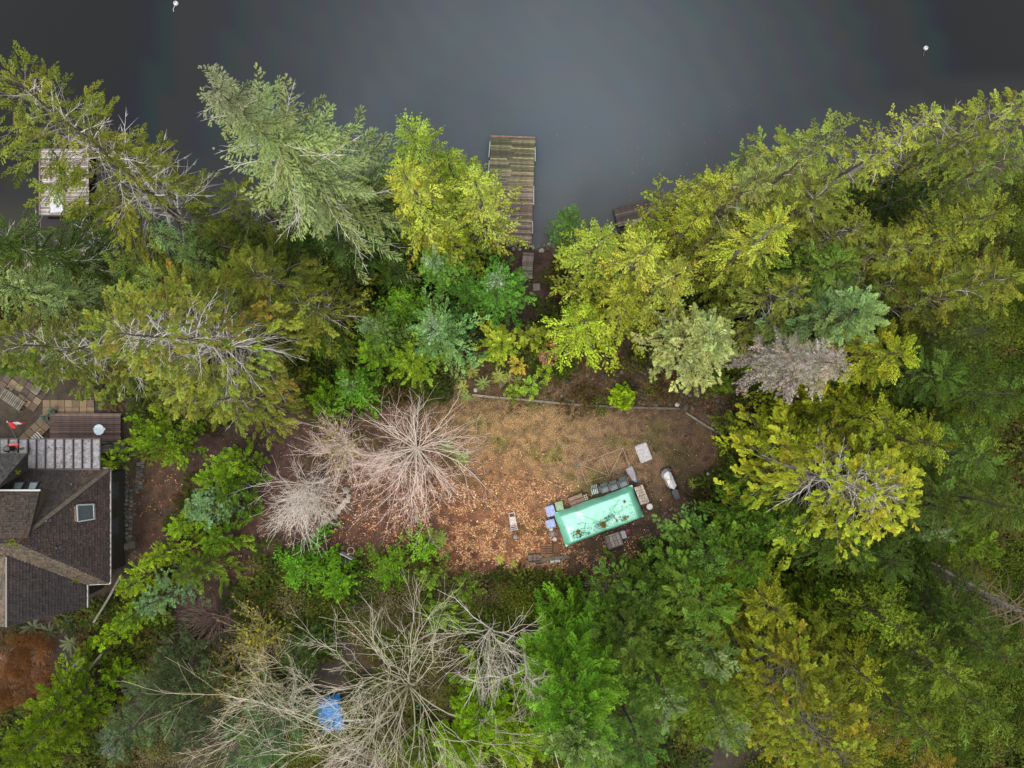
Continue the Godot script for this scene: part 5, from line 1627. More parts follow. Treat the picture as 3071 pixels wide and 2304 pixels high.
	turned("body", dark, [[0.18, 0.0], [0.24, 0.26], [0.26, 0.26], [0.23, 0.24], [0.17, 0.08], [0.0, 0.08]], Vector3.ZERO, seen(50, 48, 54), mats.plastic)
	part("rag", pebble(0.1, seen(206, 198, 190), 0.4), mats.paint, dark).position = Vector3(-0.22, 0.27, -0.2)

	# the frame of thin poles
	var frame := thing("bare_pole_frame", "bare frame of thin tan poles standing on the lawn", "frame")
	var tan := seen(210, 182, 150)
	var p := {"a": [1737, 1392, 0.5], "b": [1868, 1344, 0.6], "c": [1890, 1404, 0.3], "d": [1828, 1427, 0.1], "e": [1757, 1447, 0.15], "f": [1804, 1368, 0.5], "g": [1748, 1420, 0.15]}
	for q in ["ad", "ab", "bc", "bd", "df", "de", "ag", "ge"]:
		var u: Array = p[q[0]]
		var w: Array = p[q[1]]
		rod("pole", frame, [at(u[0], u[1], u[2]), at(w[0], w[1], w[2])], 0.018, tan, mats.twigs, 5)
	var foot := Geo.new()
	foot.col = seen(92, 76, 66)
	for i in 6:
		foot.bar(at(1730, 1384 + i * 3, 0.45), at(1742, 1381 + i * 4, 0.5), 0.03, 0.03)
	part("folded_joint", solid(foot), mats.paint, frame)
	for q in ["a", "b"]:
		var u: Array = p[q]
		var top := at(u[0], u[1], u[2])
		rod("leg", frame, [top, Vector3(top.x, -0.05, top.z)], 0.018, tan, mats.twigs, 5)

	# under the bare maple
	var bt2 := thing("blue_tarp", "rumpled blue tarp under the big bare maple", "tarp", on_ground(995, 2135), 0.25)
	part("cloth", draped(1.6, 2.2, 0.6, lin(40, 130, 200, 0.36), 0.07, 0.9, 8.0), mats.tarp_scrap, bt2)
	var wp := thing("white_pole", "white pole lying from the blue tarp toward the maple's trunk", "pole")
	rod("pole", wp, [on_ground(1000, 2148) + Vector3(0, 0.62, 0), on_ground(1122, 2147) + Vector3(0, 0.5, 0)], 0.06, seen(214, 208, 204), mats.paint)
	for s in [[1282, 2056, 0.5, 0.35, 0.9, "upper scrap of teal tarp among dark boxes near the maple"], [1264, 2103, 0.75, 0.28, 0.45, "lower strip of teal tarp south-east of the maple's trunk"]]:
		var tq := thing("teal_tarp_scrap", s[5], "tarp", on_ground(s[0], s[1]), s[4], "teal tarp scraps")
		part("cloth", draped(s[2], s[3], 0.35, lin(20, 150, 130, 0.42), 0.08, 0.9, s[0]), mats.tarp_scrap, tq)
	var box := thing("dark_crate", "dark plastic crate beside the teal tarp scraps", "crate", on_ground(1308, 2070), 0.3)
	part("body", slab(Vector3(0.6, 0.4, 0.5), 0.06, seen(56, 52, 56), 0.9, 0.05), mats.plastic, box)
	for s in [-1.0, 1.0]:
		part("handle", slab(Vector3(0.05, 0.04, 0.2), 0.02, seen(76, 72, 76)), mats.plastic, box).position = Vector3(0.3 * s, 0.36, 0)

# ---------------------------------------------------------------- trees
func build_trees() -> void:
	rng.seed = 77123
	var olive := [128, 132, 44]
	var dkolive := [96, 106, 34]
	var yel := [172, 182, 48]
	var ygr := [126, 156, 52]
	var grn := [74, 122, 36]
	var mid := [96, 124, 48]
	var dkg := [58, 86, 30]
	var blue := [92, 132, 84]
	var gold := {"gold": [206, 168, 46]}
	# shore, west
	tree("leaning_fir", "fir", 55, 245, 17, 4.2, [112, 116, 38], "sprawling olive fir with bare pale limbs leaning over the grey dock", "fir tree", {"base": [590, 720], "low": 0.22, "limbs": 90, "n": 105, "shape": 0.45})
	tree("tall_spruce", "spruce", 648, 265, 21, 5.2, [124, 146, 86], "tallest grey-green spruce with long plumes reaching out over the lake", "spruce tree", {"low": 0.12, "n": 190, "shape": 0.8, "pale": [156, 162, 122]})
	tree("dark_fir", "spruce", -110, 700, 13, 4.2, [64, 92, 34], "very dark green fir at the picture's edge by the black truss", "fir tree", {"low": 0.1})
	tree("blue_green_cedar", "hemlock", 15, 855, 13, 3.1, [112, 140, 78], "soft bluish-green cedar above the terrace with its tip at the picture's edge", "cedar tree")
	tree("white_limbed_fir", "open", 352, 1000, 17, 4.6, [132, 130, 46], "big olive fir with a fan of bare white limbs west of the saplings", "fir tree", {"n": 150, "low": 0.15, "gold": [170, 112, 50], "limbs": 130})
	tree("drooping_fir", "open", 25, 1036, 14, 3.4, [110, 104, 38], "dull olive fir with hanging bare limbs above the paving slabs", "fir tree", {"low": 0.2, "limbs": 70})
	tree("olive_fir", "fir", 750, 815, 11, 3.5, dkolive, "dark olive fir tucked below the tallest spruce", "fir tree")
	tree("olive_fir", "fir", 885, 905, 9, 3.0, [104, 116, 36], "olive fir between the white-limbed fir and the saplings", "fir tree")
	tree("green_hemlock", "hemlock", 640, 860, 9, 2.8, [92, 114, 40], "mid-green hemlock behind the white-limbed fir's upper limbs", "hemlock tree")
	tree("upright_cedar", "hemlock", 470, 695, 9, 2.1, [100, 136, 72], "slender upright cedar at the end of the mooring pole", "cedar tree")
	tree("upright_cedar", "hemlock", 560, 770, 8, 2.2, [84, 116, 56], "slender cedar on the shore just below the leaning fir's trunk", "cedar tree")
	tree("upright_cedar", "hemlock", 335, 775, 8, 1.9, [124, 150, 62], "light green young cedar at the boardwalk's end", "cedar tree")
	tree("upright_cedar", "hemlock", 425, 825, 8.5, 2.0, [116, 142, 62], "light green cedar between the boardwalk and the bluish cedar", "cedar tree")
	tree("shore_fir", "fir", 700, 585, 8, 2.8, [82, 96, 30], "dark scraggy fir on the shore between the leaning fir and tall spruce", "fir tree", {"low": 0.05})
	tree("shore_fir", "fir", 660, 730, 7, 2.6, [64, 82, 28], "dark fir filling the gap under the tall spruce's western side", "fir tree", {"low": 0.05})
	tree("understory_hemlock", "hemlock", 860, 740, 7, 3.0, dkg, "shaded hemlock below the middle of the tall spruce", "hemlock tree", {"low": 0.05})
	tree("understory_hemlock", "hemlock", 1020, 720, 7, 3.2, [62, 96, 40], "shaded hemlock between the tall spruce and the yellow cedars", "hemlock tree", {"low": 0.05})
	tree("understory_hemlock", "hemlock", 1110, 560, 7, 2.8, [84, 112, 48], "green hemlock at the water beside the tall spruce's eastern plumes", "hemlock tree", {"low": 0.05})
	tree("fresh_green_fir", "bush", 462, 1310, 4, 2.2, [92, 130, 24], "bright green bushy fir between the deck and the dirt path", "fir tree")
	tree("drooping_cedar", "fir", 640, 1200, 8, 3.0, [118, 122, 40], "twiggy olive cedar hanging over the dirt path's bend", "cedar tree", {"low": 0.1})
	tree("drooping_cedar", "fir", 480, 1190, 7, 2.6, [112, 112, 38], "twiggy olive cedar just north of the deck", "cedar tree", {"low": 0.1})
	tree("porch_bush", "bush", 322, 1378, 2.2, 0.8, [110, 150, 30], "small bright green bush at the porch roof's east end", "shrub")
	tree("edge_cedar", "bush", 20, 1095, 5, 1.8, [82, 120, 26], "bright green cedar at the picture's edge above the slatted lounger", "cedar tree")
	# yellow cedars by the dock
	tree("yellow_cedar", "cedar", 1235, 392, 12, 2.7, ygr, "yellow-green cedar farthest out over the lake next to the spruce", "cedar tree")
	tree("yellow_cedar", "cedar", 1212, 520, 13, 2.9, [158, 166, 58], "golden cedar with pale twigs west of the main dock", "cedar tree", gold)
	tree("yellow_cedar", "cedar", 1425, 540, 11, 2.5, [152, 174, 64], "bright yellow-green cedar overhanging the main dock", "cedar tree", {"gold": [214, 190, 70]})
	tree("yellow_cedar", "cedar", 1345, 475, 9, 2.4, [130, 160, 44], "yellow-green cedar on the shore behind the dock's overhanging cedar", "cedar tree")
	tree("yellow_cedar", "cedar", 1345, 705, 7, 2.2, [140, 158, 40], "yellow-green cedar lowest on the bank west of the landing", "cedar tree", {"low": 0.05})
	tree("yellow_cedar", "cedar", 1265, 640, 8, 2.4, [132, 150, 40], "yellow-green cedar between the golden cedar and the saplings", "cedar tree", {"low": 0.05})
	# saplings in the middle
	var pale := {"pale": [176, 206, 168], "low": 0.06}
	tree("young_fir", "young", 1297, 782, 8, 2.3, [82, 140, 48], "young fir with a silvery leader below the golden cedar", "fir tree", pale)
	tree("young_fir", "young", 1488, 838, 7.5, 2.5, [68, 130, 42], "young fir with a white star-shaped top beside the landing boardwalk", "fir tree", {"pale": [190, 214, 180], "low": 0.06})
	tree("young_fir", "young", 1293, 985, 7, 2.9, [92, 144, 74], "young fir with broad silvery-green top above the fern patch", "fir tree", pale)
	tree("young_fir", "young", 1040, 1160, 5, 2.0, [70, 128, 30], "young green fir at the pink shrub's northern edge", "fir tree", {"pale": [130, 180, 110], "low": 0.06})
	tree("young_hemlock", "young", 1105, 975, 6, 2.4, [84, 124, 50], "young hemlock with a greyish flank north-west of the pink shrub", "hemlock tree", {"pale": [140, 168, 130], "low": 0.06})
	tree("young_hemlock", "young", 1200, 900, 5, 2.0, [88, 142, 30], "young hemlock between the two silvery-topped firs", "hemlock tree", {"low": 0.05})
	tree("young_hemlock", "bush", 1100, 1055, 4, 1.7, [104, 158, 36], "fresh green bushy hemlock in front of the greyish-flanked one", "hemlock tree")
	tree("young_cedar", "bush", 1232, 1085, 4, 2.0, [112, 152, 34], "yellow-green young cedar just west of the fern patch", "cedar tree")
	tree("young_cedar", "bush", 1505, 1030, 3.5, 1.7, [150, 176, 48], "yellow-green young cedar on the bank above the ferns", "cedar tree", {"low": 0.02})
	tree("young_cedar", "bush", 1602, 1005, 2.6, 1.1, [134, 154, 46], "thin yellow-green cedar by the dark gap in the bank", "cedar tree", {"low": 0.02})
	tree("young_hemlock", "young", 1395, 870, 5, 2.0, [62, 116, 34], "dark young hemlock between the silvery and the white-topped fir", "hemlock tree", {"low": 0.05})
	tree("young_hemlock", "hemlock", 960, 1030, 5, 2.2, [66, 104, 28], "dark green hemlock at the eastern tips of the white-limbed fir", "hemlock tree", {"low": 0.05})
	tree("young_hemlock", "hemlock", 1165, 800, 5, 2.3, [54, 86, 26], "dark hemlock in the shade south-east of the tall spruce", "hemlock tree", {"low": 0.05})
	tree("path_bush", "bush", 960, 1205, 2.6, 1.6, [80, 128, 24], "low green bush where the dirt path passes the pink shrub", "shrub")
	tree("round_shrub", "bush", 1872, 1197, 1.2, 0.66, [132, 176, 30], "perfectly round bright green shrub on the lawn's edging timbers", "shrub", {"low": 0.0, "shape": 0.35, "n": 90})
	tree("small_shrub", "bush", 1540, 1168, 1.1, 0.5, [128, 170, 48], "smaller paler one of the paired shrubs at the lawn's edge", "shrub", {"low": 0.0})
	tree("small_shrub", "bush", 1582, 1157, 1.4, 0.62, [122, 172, 52], "larger greener one of the paired shrubs at the lawn's edge", "shrub", {"low": 0.0})
	tree("small_shrub", "bush", 1635, 1118, 1.0, 0.42, [140, 172, 40], "small lone green seedling in the middle of the bank", "shrub", {"low": 0.0})
	tree("yellowing_shrub", "bush", 1548, 1100, 1.2, 0.5, [184, 166, 60], "yellowing shrub above the ferns", "shrub", {"low": 0.0})
	tree("russet_sapling", "bush", 1677, 1033, 1.2, 0.4, [196, 130, 90], "upper russet-leaved maple seedling on the bank", "seedling", {"low": 0.3, "n": 14})
	tree("russet_sapling", "bush", 1648, 1072, 0.9, 0.42, [190, 128, 104], "lower russet-leaved maple seedling on the bank", "seedling", {"low": 0.3, "n": 14})
	tree("bank_bush", "bush", 1700, 980, 1.6, 1.4, [64, 84, 28], "dark low bush at the foot of the yellow cedars", "shrub", {"low": 0.0})
	tree("bank_bush", "bush", 1640, 925, 1.4, 1.1, [52, 66, 26], "dark low bush beside the timber steps", "shrub", {"low": 0.0})
	tree("bank_bush", "bush", 2165, 1150, 1.5, 1.2, [82, 110, 30], "green low bush at the bank's eastern end under the dead fir", "shrub", {"low": 0.0})
	tree("bank_bush", "bush", 2185, 1265, 1.3, 1.0, [84, 104, 34], "low bush beside the slanting edging timber", "shrub", {"low": 0.0})
	# east of the landing
	tree("shore_sapling", "young", 1717, 640, 6, 1.5, [64, 112, 40], "small dark green fir standing by itself at the water", "fir tree", {"low": 0.0})
	tree("yellow_cedar", "cedar", 1805, 715, 9, 2.75, [140, 166, 54], "yellow-green cedar east of the landing boardwalk", "cedar tree", {"low": 0.05})
	tree("yellow_cedar", "cedar", 1945, 750, 11, 2.8, [166, 172, 58], "golden-yellow cedar above the timber steps", "cedar tree", {"gold": [222, 190, 60]})
	tree("yellow_cedar", "cedar", 1762, 960, 6.5, 2.9, [142, 174, 44], "vivid yellow-green cedar at the top of the bank", "cedar tree", {"low": 0.03})
	tree("yellow_cedar", "cedar", 1880, 880, 8, 2.9, [136, 152, 42], "olive-yellow cedar behind the vivid one on the bank", "cedar tree", {"low": 0.05})
	tree("yellow_cedar", "cedar", 2030, 830, 10, 3.0, [158, 160, 60], "straw-yellow cedar with bare twigs above the lichen-grey tree", "cedar tree", gold)
	tree("yellow_cedar", "cedar", 2105, 640, 9, 2.4, [148, 160, 42], "olive-green cedar beside the small dark float", "cedar tree", {"low": 0.05})
	tree("shore_cedar", "cedar", 2155, 552, 10, 2.8, [140, 150, 48], "olive cedar at the water just east of the float", "cedar tree", {"low": 0.05})
	tree("golden_cedar", "cedar", 2345, 670, 13, 2.7, [166, 164, 52], "gold-tinged cedar, the brightest crown on the eastern shore", "cedar tree", {"gold": [206, 160, 50], "bark": [190, 180, 168]})
	tree("shore_fir", "fir", 2280, 527, 12, 3.0, [118, 132, 62], "olive fir with dead grey twigs along its top at the water", "fir tree", {"low": 0.08})
	tree("shore_fir", "fir", 2375, 502, 12, 2.8, [122, 134, 52], "olive fir between the twig-topped fir and the tallest shore fir", "fir tree", {"low": 0.08})
	tree("shore_fir", "fir", 2510, 400, 15, 3.0, [112, 132, 50], "tall olive fir reaching out over the lake on the eastern shore", "fir tree", {"low": 0.12})
	tree("shore_fir", "fir", 2660, 440, 14, 2.3, [126, 138, 46], "tall yellowish fir next to the leaning trunk over the water", "fir tree", {"low": 0.12})
	tree("shore_fir", "fir", 2480, 570, 11, 3.0, [120, 124, 46], "olive fir behind the tall shore fir", "fir tree")
	tree("shore_fir", "fir", 2590, 670, 11, 2.4, [112, 118, 42], "olive fir inland of the leaning trunk", "fir tree")
	tree("leaning_fir", "fir", 2795, 345, 13, 1.7, [142, 150, 50], "thin fir with a bare white limb jutting over the lake", "fir tree", {"low": 0.62, "bark": [206, 200, 190]})
	tree("leaning_fir", "fir", 3065, 318, 13, 2.7, [128, 136, 50], "fir on a long bare brown trunk leaning across the water's corner", "fir tree", {"low": 0.56, "base": [2605, 550], "stout": 1.4, "bark": [128, 108, 90]})
	tree("shore_fir", "fir", 2940, 400, 12, 2.4, [108, 120, 40], "dark fir with bare limbs beside the leaning brown trunk's crown", "fir tree", {"low": 0.25})
	tree("shore_fir", "spruce", 2860, 520, 9, 3.0, [50, 80, 30], "very dark fir in the hollow below the leaning trunk", "fir tree", {"low": 0.05})
	tree("shore_fir", "fir", 3040, 470, 12, 3.2, [92, 112, 42], "dark green fir at the picture's edge below the leaning crown", "fir tree")
	tree("understory_hemlock", "hemlock", 2720, 590, 8, 2.8, [46, 68, 26], "dark hemlock hidden in the shade behind the leaning trunk", "hemlock tree", {"low": 0.05})
	# east wood
	tree("yellow_fir", "cedar", 2870, 700, 12, 2.9, [140, 138, 42], "yellow-olive fir with ladder-like pale twigs in the east wood", "fir tree", gold)
	tree("yellow_fir", "cedar", 2990, 640, 13, 3.0, [120, 124, 40], "olive fir at the picture's edge above the yellow-olive one", "fir tree")
	tree("olive_fir", "fir", 2730, 730, 11, 2.8, [120, 128, 44], "olive fir in front of the dark hollow in the east wood", "fir tree")
	tree("olive_fir", "fir", 2680, 850, 9, 2.4, [92, 108, 38], "dull fir shading the blue-green pine's north side", "fir tree")
	tree("green_hemlock", "hemlock", 2510, 790, 10, 3.0, [86, 124, 44], "mid-green hemlock between golden cedar and blue-green pine", "hemlock tree")
	tree("blue_pine", "pine", 2590, 935, 11, 2.8, [122, 164, 92], "pale blue-green pine above the dead beige fir", "pine tree", {"n": 150})
	tree("olive_fir", "fir", 2390, 870, 9, 2.9, [130, 138, 52], "olive fir with a bare grey trunk north of the dead beige fir", "fir tree")
	tree("lichen_fir", "pine", 2150, 1000, 8, 2.7, [178, 188, 108], "pale lichen-grey tree on the bank by the dead fir's foot", "fir tree", {"bark": [190, 180, 160], "n": 130})
	tree("green_hemlock", "hemlock", 2290, 800, 8, 2.8, [104, 128, 44], "mid-green hemlock directly under the golden cedar", "hemlock tree", {"low": 0.05})
	tree("dead_fir", "dead", 2510, 1090, 15, 1.65, [172, 158, 148], "dead beige fir with a bare trunk pointing away from the bank", "dead tree", {"low": 0.42, "bark": [150, 136, 124], "n": 110, "shape": 0.45, "k": 0.6, "base": [2148, 1092]})
	tree("yellow_cedar", "cedar", 2700, 1060, 11, 3.1, [150, 150, 36], "mustard-yellow cedar beyond the dead beige fir's tip", "cedar tree", gold)
	tree("green_cedar", "cedar", 2530, 1200, 7, 2.5, [132, 146, 30], "yellow-green cedar right below the dead beige fir", "cedar tree", {"low": 0.05})
	tree("green_cedar", "cedar", 2440, 1230, 5, 1.9, [116, 140, 28], "small yellow-green cedar at the bank's dark gully", "cedar tree", {"low": 0.05})
	tree("great_cedar", "open", 2690, 1490, 14, 4.1, [146, 158, 40], "large olive-yellow cedar with a spoke of white limbs beside the lawn", "cedar tree", {"n": 150, "low": 0.1, "gold": [196, 150, 52], "limbs": 90})
	tree("great_cedar", "cedar", 2420, 1350, 8, 2.5, [140, 160, 30], "yellow-green cedar crown touching the lawn's eastern corner", "cedar tree", {"low": 0.05})
	tree("green_cedar", "cedar", 2670, 1260, 10, 3.0, [128, 144, 32], "leafy green cedar between the mustard cedar and the large olive one", "cedar tree")
	tree("green_cedar", "cedar", 2800, 1330, 11, 2.8, [120, 132, 34], "olive-green cedar east of the large white-limbed cedar", "cedar tree")
	tree("dark_hemlock", "hemlock", 2840, 1130, 11, 3.1, [66, 98, 34], "dark hemlock north-east of the mustard cedar", "hemlock tree")
	tree("dark_hemlock", "hemlock", 2960, 990, 12, 3.1, [72, 92, 32], "dark hemlock at the edge of the east wood below the yellow firs", "hemlock tree")
	tree("dark_hemlock", "hemlock", 3040, 1180, 13, 3.2, [62, 88, 30], "dark hemlock at the picture's edge level with the lawn's timbers", "hemlock tree")
	tree("dark_hemlock", "hemlock", 2950, 1370, 12, 3.3, [74, 108, 38], "green hemlock at the edge of the east wood, north of the fallen-looking dead trunk", "hemlock tree")
	tree("olive_fir", "fir", 2840, 890, 11, 2.8, [116, 112, 36], "brownish olive fir beside the dull shading fir", "fir tree", {"gold": [150, 96, 30]})
	tree("olive_fir", "fir", 3020, 830, 13, 3.0, [106, 116, 36], "olive fir at the picture's edge in the middle of the east wood", "fir tree")
	tree("dark_hemlock", "hemlock", 2830, 1520, 11, 3.2, [64, 84, 30], "dark hemlock just above the dead grey trunk", "hemlock tree")
	tree("dark_hemlock", "hemlock", 3060, 1530, 12, 3.2, [70, 92, 32], "dark hemlock at the picture's edge above the dead grey trunk", "hemlock tree")
	tree("green_hemlock", "bush", 2300, 1560, 6.5, 2.2, [72, 120, 28], "fresh green bushy tree at the lawn's south-east corner", "tree")
	tree("green_hemlock", "hemlock", 2390, 1590, 8, 2.8, [74, 112, 34], "green hemlock south of the large white-limbed cedar", "hemlock tree")
	tree("green_hemlock", "hemlock", 2560, 1640, 10, 3.0, [68, 98, 32], "green hemlock between the large olive cedar and the dead grey trunk", "hemlock tree")
	tree("dark_hemlock", "hemlock", 2690, 1690, 10, 2.8, [60, 84, 30], "dark hemlock at the root end of the dead grey trunk", "hemlock tree")
	tree("bare_conifer", "ribs", 3120, 1862, 13, 2.0, [150, 136, 122], "dead grey conifer with curved bare side limbs at the picture's edge", "dead tree", {"low": 0.05, "bark": [220, 208, 194], "n": 100, "shape": 0.2, "limbs": 0, "base": [2745, 1685], "stout": 2.2})
	tree("green_hemlock", "hemlock", 2640, 1760, 7, 2.4, [98, 128, 34], "small fresh hemlock between the olive-yellow cedar and the dead conifer's root end", "hemlock tree", {"low": 0.04})
	tree("green_hemlock", "pine", 2800, 1590, 8, 2.6, [96, 140, 62], "pale-tipped bluish tree just north of the dead grey trunk", "pine tree", {"low": 0.04, "pale": [160, 186, 140]})
	tree("green_hemlock", "bush", 2960, 1640, 9, 2.5, [92, 124, 32], "bright hemlock at the picture's edge directly above the dead trunk's ribs", "hemlock tree", {"low": 0.04})
	tree("green_hemlock", "bush", 2480, 1770, 6, 2.3, [84, 118, 30], "low green bushy tree in the dark gap south of the large olive cedar", "tree", {"low": 0.04})
	tree("green_hemlock", "hemlock", 2960, 1280, 10, 2.8, [100, 132, 36], "light green hemlock at the east edge level with the large olive cedar's top", "hemlock tree", {"low": 0.04})
	tree("olive_cedar", "cedar", 2900, 1230, 9, 2.4, [124, 128, 34], "small olive cedar between the two dark hemlocks of the east wood", "cedar tree", {"low": 0.04})
	# south-east wood
	tree("blue_pine", "pine", 2150, 1700, 6.5, 2.2, [96, 146, 58], "bluish pine behind the tarp's rubble strip", "pine tree")
	tree("green_pine", "pine", 2050, 1745, 5.0, 1.7, [86, 136, 46], "fresh green pine nearest the slatted grey table", "pine tree")
	tree("green_pine", "pine", 2135, 1840, 9, 2.6, [92, 138, 42], "mid-green pine south of the bluish pine", "pine tree")
	tree("green_pine", "pine", 2260, 1710, 8, 2.6, [82, 128, 32], "green pine east of the bluish pine", "pine tree")
	tree("blue_pine", "pine", 2150, 1990, 10, 2.7, [100, 144, 56], "pale-tipped pine in the south wood east of the green column", "pine tree", {"pale": [170, 196, 140]})
	tree("blue_pine", "pine", 2010, 2110, 9, 2.6, [94, 138, 46], "pale-tipped pine beside the green column's foot", "pine tree", {"pale": [164, 190, 140]})
	tree("green_pine", "pine", 2190, 2200, 12, 3.0, [94, 126, 36], "olive-green pine at the bottom edge between the pale pines", "pine tree", {"pale": [150, 176, 120]})
	tree("green_pine", "pine", 1935, 2290, 10, 2.4, [74, 120, 46], "green pine at the bottom edge east of the green column", "pine tree")
	tree("olive_cedar", "cedar", 2330, 1830, 9.5, 2.9, [124, 136, 32], "olive-yellow cedar south of the large white-limbed cedar", "cedar tree", {"low": 0.08})
	tree("olive_cedar", "open", 2410, 2050, 12, 3.2, [126, 134, 32], "olive-yellow cedar with bare twigs in the middle of the south-east wood", "cedar tree", {"gold": [176, 136, 40]})
	tree("olive_cedar", "open", 2540, 2290, 14, 4.0, [126, 128, 34], "wide mustard cedar with white twigs at the bottom edge", "cedar tree", {"gold": [176, 130, 40], "n": 190})
	tree("olive_cedar", "cedar", 2610, 2040, 11, 2.5, [128, 134, 28], "narrow olive cedar beside the bright olive hemlock", "cedar tree")
	tree("green_hemlock", "hemlock", 2710, 1890, 11, 2.9, [108, 138, 34], "bright olive hemlock below the dead grey trunk", "hemlock tree")
	tree("green_hemlock", "hemlock", 2860, 2030, 13, 3.1, [92, 118, 34], "olive-green hemlock in the corner wood beyond the bright olive one", "hemlock tree")
	tree("green_hemlock", "hemlock", 2790, 2210, 13, 3.1, [84, 108, 32], "green hemlock at the bottom edge next to the mustard cedar", "hemlock tree")
	tree("green_hemlock", "hemlock", 3000, 2160, 14, 3.3, [80, 106, 30], "green hemlock in the bottom corner of the wood", "hemlock tree")
	tree("dark_hemlock", "hemlock", 3040, 1990, 13, 3.1, [66, 94, 28], "dark hemlock at the picture's edge below the dead grey trunk", "hemlock tree")
	tree("dark_hemlock", "hemlock", 2950, 1880, 11, 2.6, [70, 96, 30], "dark hemlock just south of the dead grey trunk's tip", "hemlock tree")
	tree("olive_cedar", "cedar", 2880, 2350, 13, 2.2, [118, 100, 30], "brownish cedar at the very bottom between two hemlocks", "cedar tree", {"gold": [130, 84, 30]})
	tree("green_column", "bush", 1725, 2230, 13, 2.8, [86, 148, 34], "tall bright green column of a cedar right of the forked bare trees", "cedar tree", {"n": 230, "low": 0.04, "shape": 0.45, "pale": [140, 176, 96]})
	tree("blue_pine", "pine", 1800, 2350, 11, 2.4, [110, 146, 80], "pale pine at the bottom edge against the green column", "pine tree")
	tree("south_bush", "bush", 1895, 1960, 8, 2.6, [80, 112, 38], "green tree in the dark gap east of the green column", "tree")
	tree("south_bush", "bush", 1705, 1835, 3.5, 1.8, [82, 128, 30], "green bush south of the leafy pallet", "shrub", {"low": 0.02})
	tree("south_bush", "bush", 1780, 1890, 5, 2.0, [76, 118, 30], "green bush below the brown thicket south of the tarp", "shrub", {"low": 0.02})
	tree("south_bush", "bush", 1960, 1830, 6, 2.2, [84, 124, 40], "green bush between the brown thicket and the pines", "shrub", {"low": 0.02})
	# south middle
	tree("low_shrub", "young", 880, 1715, 2.8, 2.4, [70, 134, 26], "large bright green shrub where the dirt path meets the stone border", "shrub", {"low": 0.0})
	tree("low_shrub", "young", 1000, 1760, 2.8, 2.0, [78, 136, 26], "bright green shrub right beside the basketball hoop", "shrub", {"low": 0.0})
	tree("low_shrub", "young", 1160, 1715, 2.6, 2.1, [84, 140, 28], "bright green shrub just east of the basketball hoop", "shrub", {"low": 0.0})
	tree("low_shrub", "young", 1262, 1655, 2.2, 1.5, [98, 160, 34], "bright green shrub beside the white stone on the lawn", "shrub", {"low": 0.0})
	tree("low_shrub", "bush", 1285, 1740, 2.2, 1.3, [108, 148, 44], "yellow-green shrub at the top of the bare maple's branches", "shrub", {"low": 0.0})
	tree("low_shrub", "bush", 1320, 1850, 3.0, 1.9, [92, 136, 30], "yellow-green shrub seen through the bare maple's northern branches", "shrub", {"low": 0.0})
	tree("low_shrub", "bush", 1385, 1780, 2.4, 1.3, [96, 132, 34], "green shrub between the bare maple and the pale forked tree", "shrub", {"low": 0.0})
	tree("south_bush", "bush", 1440, 2165, 5, 2.7, [106, 160, 24], "bright green feathery bush east of the blue tarp maple", "shrub", {"low": 0.02})
	tree("south_bush", "bush", 1395, 2290, 4.8, 2.4, [106, 154, 22], "bright green bush at the bottom edge beside the maple's lower limbs", "shrub", {"low": 0.02})
	tree("south_bush", "bush", 1545, 2260, 5.2, 2.4, [112, 154, 26], "yellow-green bush at the bottom edge left of the green column", "shrub", {"low": 0.02})
	tree("south_bush", "bush", 1240, 2280, 3, 1.8, [84, 112, 34], "green bush beneath the maple's lowest limbs", "shrub", {"low": 0.0})
	tree("teal_fir", "hemlock", 740, 2310, 9, 2.4, [74, 106, 62], "dark teal fir at the bottom edge west of the blue tarp", "fir tree")
	tree("teal_fir", "hemlock", 770, 2150, 5, 2.0, [66, 92, 44], "dark green fir between the yellow-leaved thicket and blue tarp", "fir tree", {"low": 0.02})
	tree("teal_fir", "hemlock", 860, 1990, 4, 1.7, [62, 92, 40], "small dark fir standing in the yellow-leaved thicket", "fir tree", {"low": 0.02})
	# hedge between house and lawn
	tree("hedge_cedar", "bush", 658, 1385, 4.5, 1.43, [100, 142, 26], "northernmost yellow-green cedar of the hedge", "cedar tree", {"low": 0.0})
	tree("hedge_cedar", "bush", 608, 1440, 4.5, 1.34, [96, 140, 28], "second yellow-green hedge cedar, on the house side", "cedar tree", {"low": 0.0})
	tree("hedge_pine", "pine", 573, 1530, 5.5, 1.60, [104, 148, 96], "larger blue-green pine in the middle of the hedge", "pine tree", {"low": 0.0})
	tree("hedge_cedar", "bush", 673, 1490, 4, 1.51, [72, 112, 26], "dark green hedge cedar on the lawn side by the bare grey shrub", "cedar tree", {"low": 0.0})
	tree("hedge_cedar", "bush", 523, 1590, 4.5, 1.34, [104, 150, 28], "bright fern-like hedge cedar just below the blue-green pine", "cedar tree", {"low": 0.0})
	tree("hedge_cedar", "bush", 618, 1630, 4, 1.51, [86, 130, 24], "green hedge cedar bulging toward the dirt path", "cedar tree", {"low": 0.0})
	tree("hedge_cedar", "bush", 438, 1690, 4.2, 1.34, [118, 152, 28], "yellow-green hedge cedar by the end of the stone path", "cedar tree", {"low": 0.0})
	tree("hedge_cedar", "bush", 543, 1730, 4.5, 1.68, [84, 110, 30], "dull green hedge cedar with bare twigs showing", "cedar tree", {"low": 0.0})
	tree("hedge_cedar", "bush", 368, 1770, 4.5, 1.34, [114, 150, 28], "yellow-green hedge cedar at the house's south-east corner", "cedar tree", {"low": 0.0})
	tree("hedge_pine", "pine", 433, 1820, 5.5, 1.60, [100, 142, 88], "smaller blue-green pine near the long handrail", "pine tree", {"low": 0.0})
	tree("hedge_cedar", "bush", 363, 1870, 4.2, 1.34, [90, 128, 30], "green hedge cedar between the smaller pine and the handrail's end", "cedar tree", {"low": 0.0})
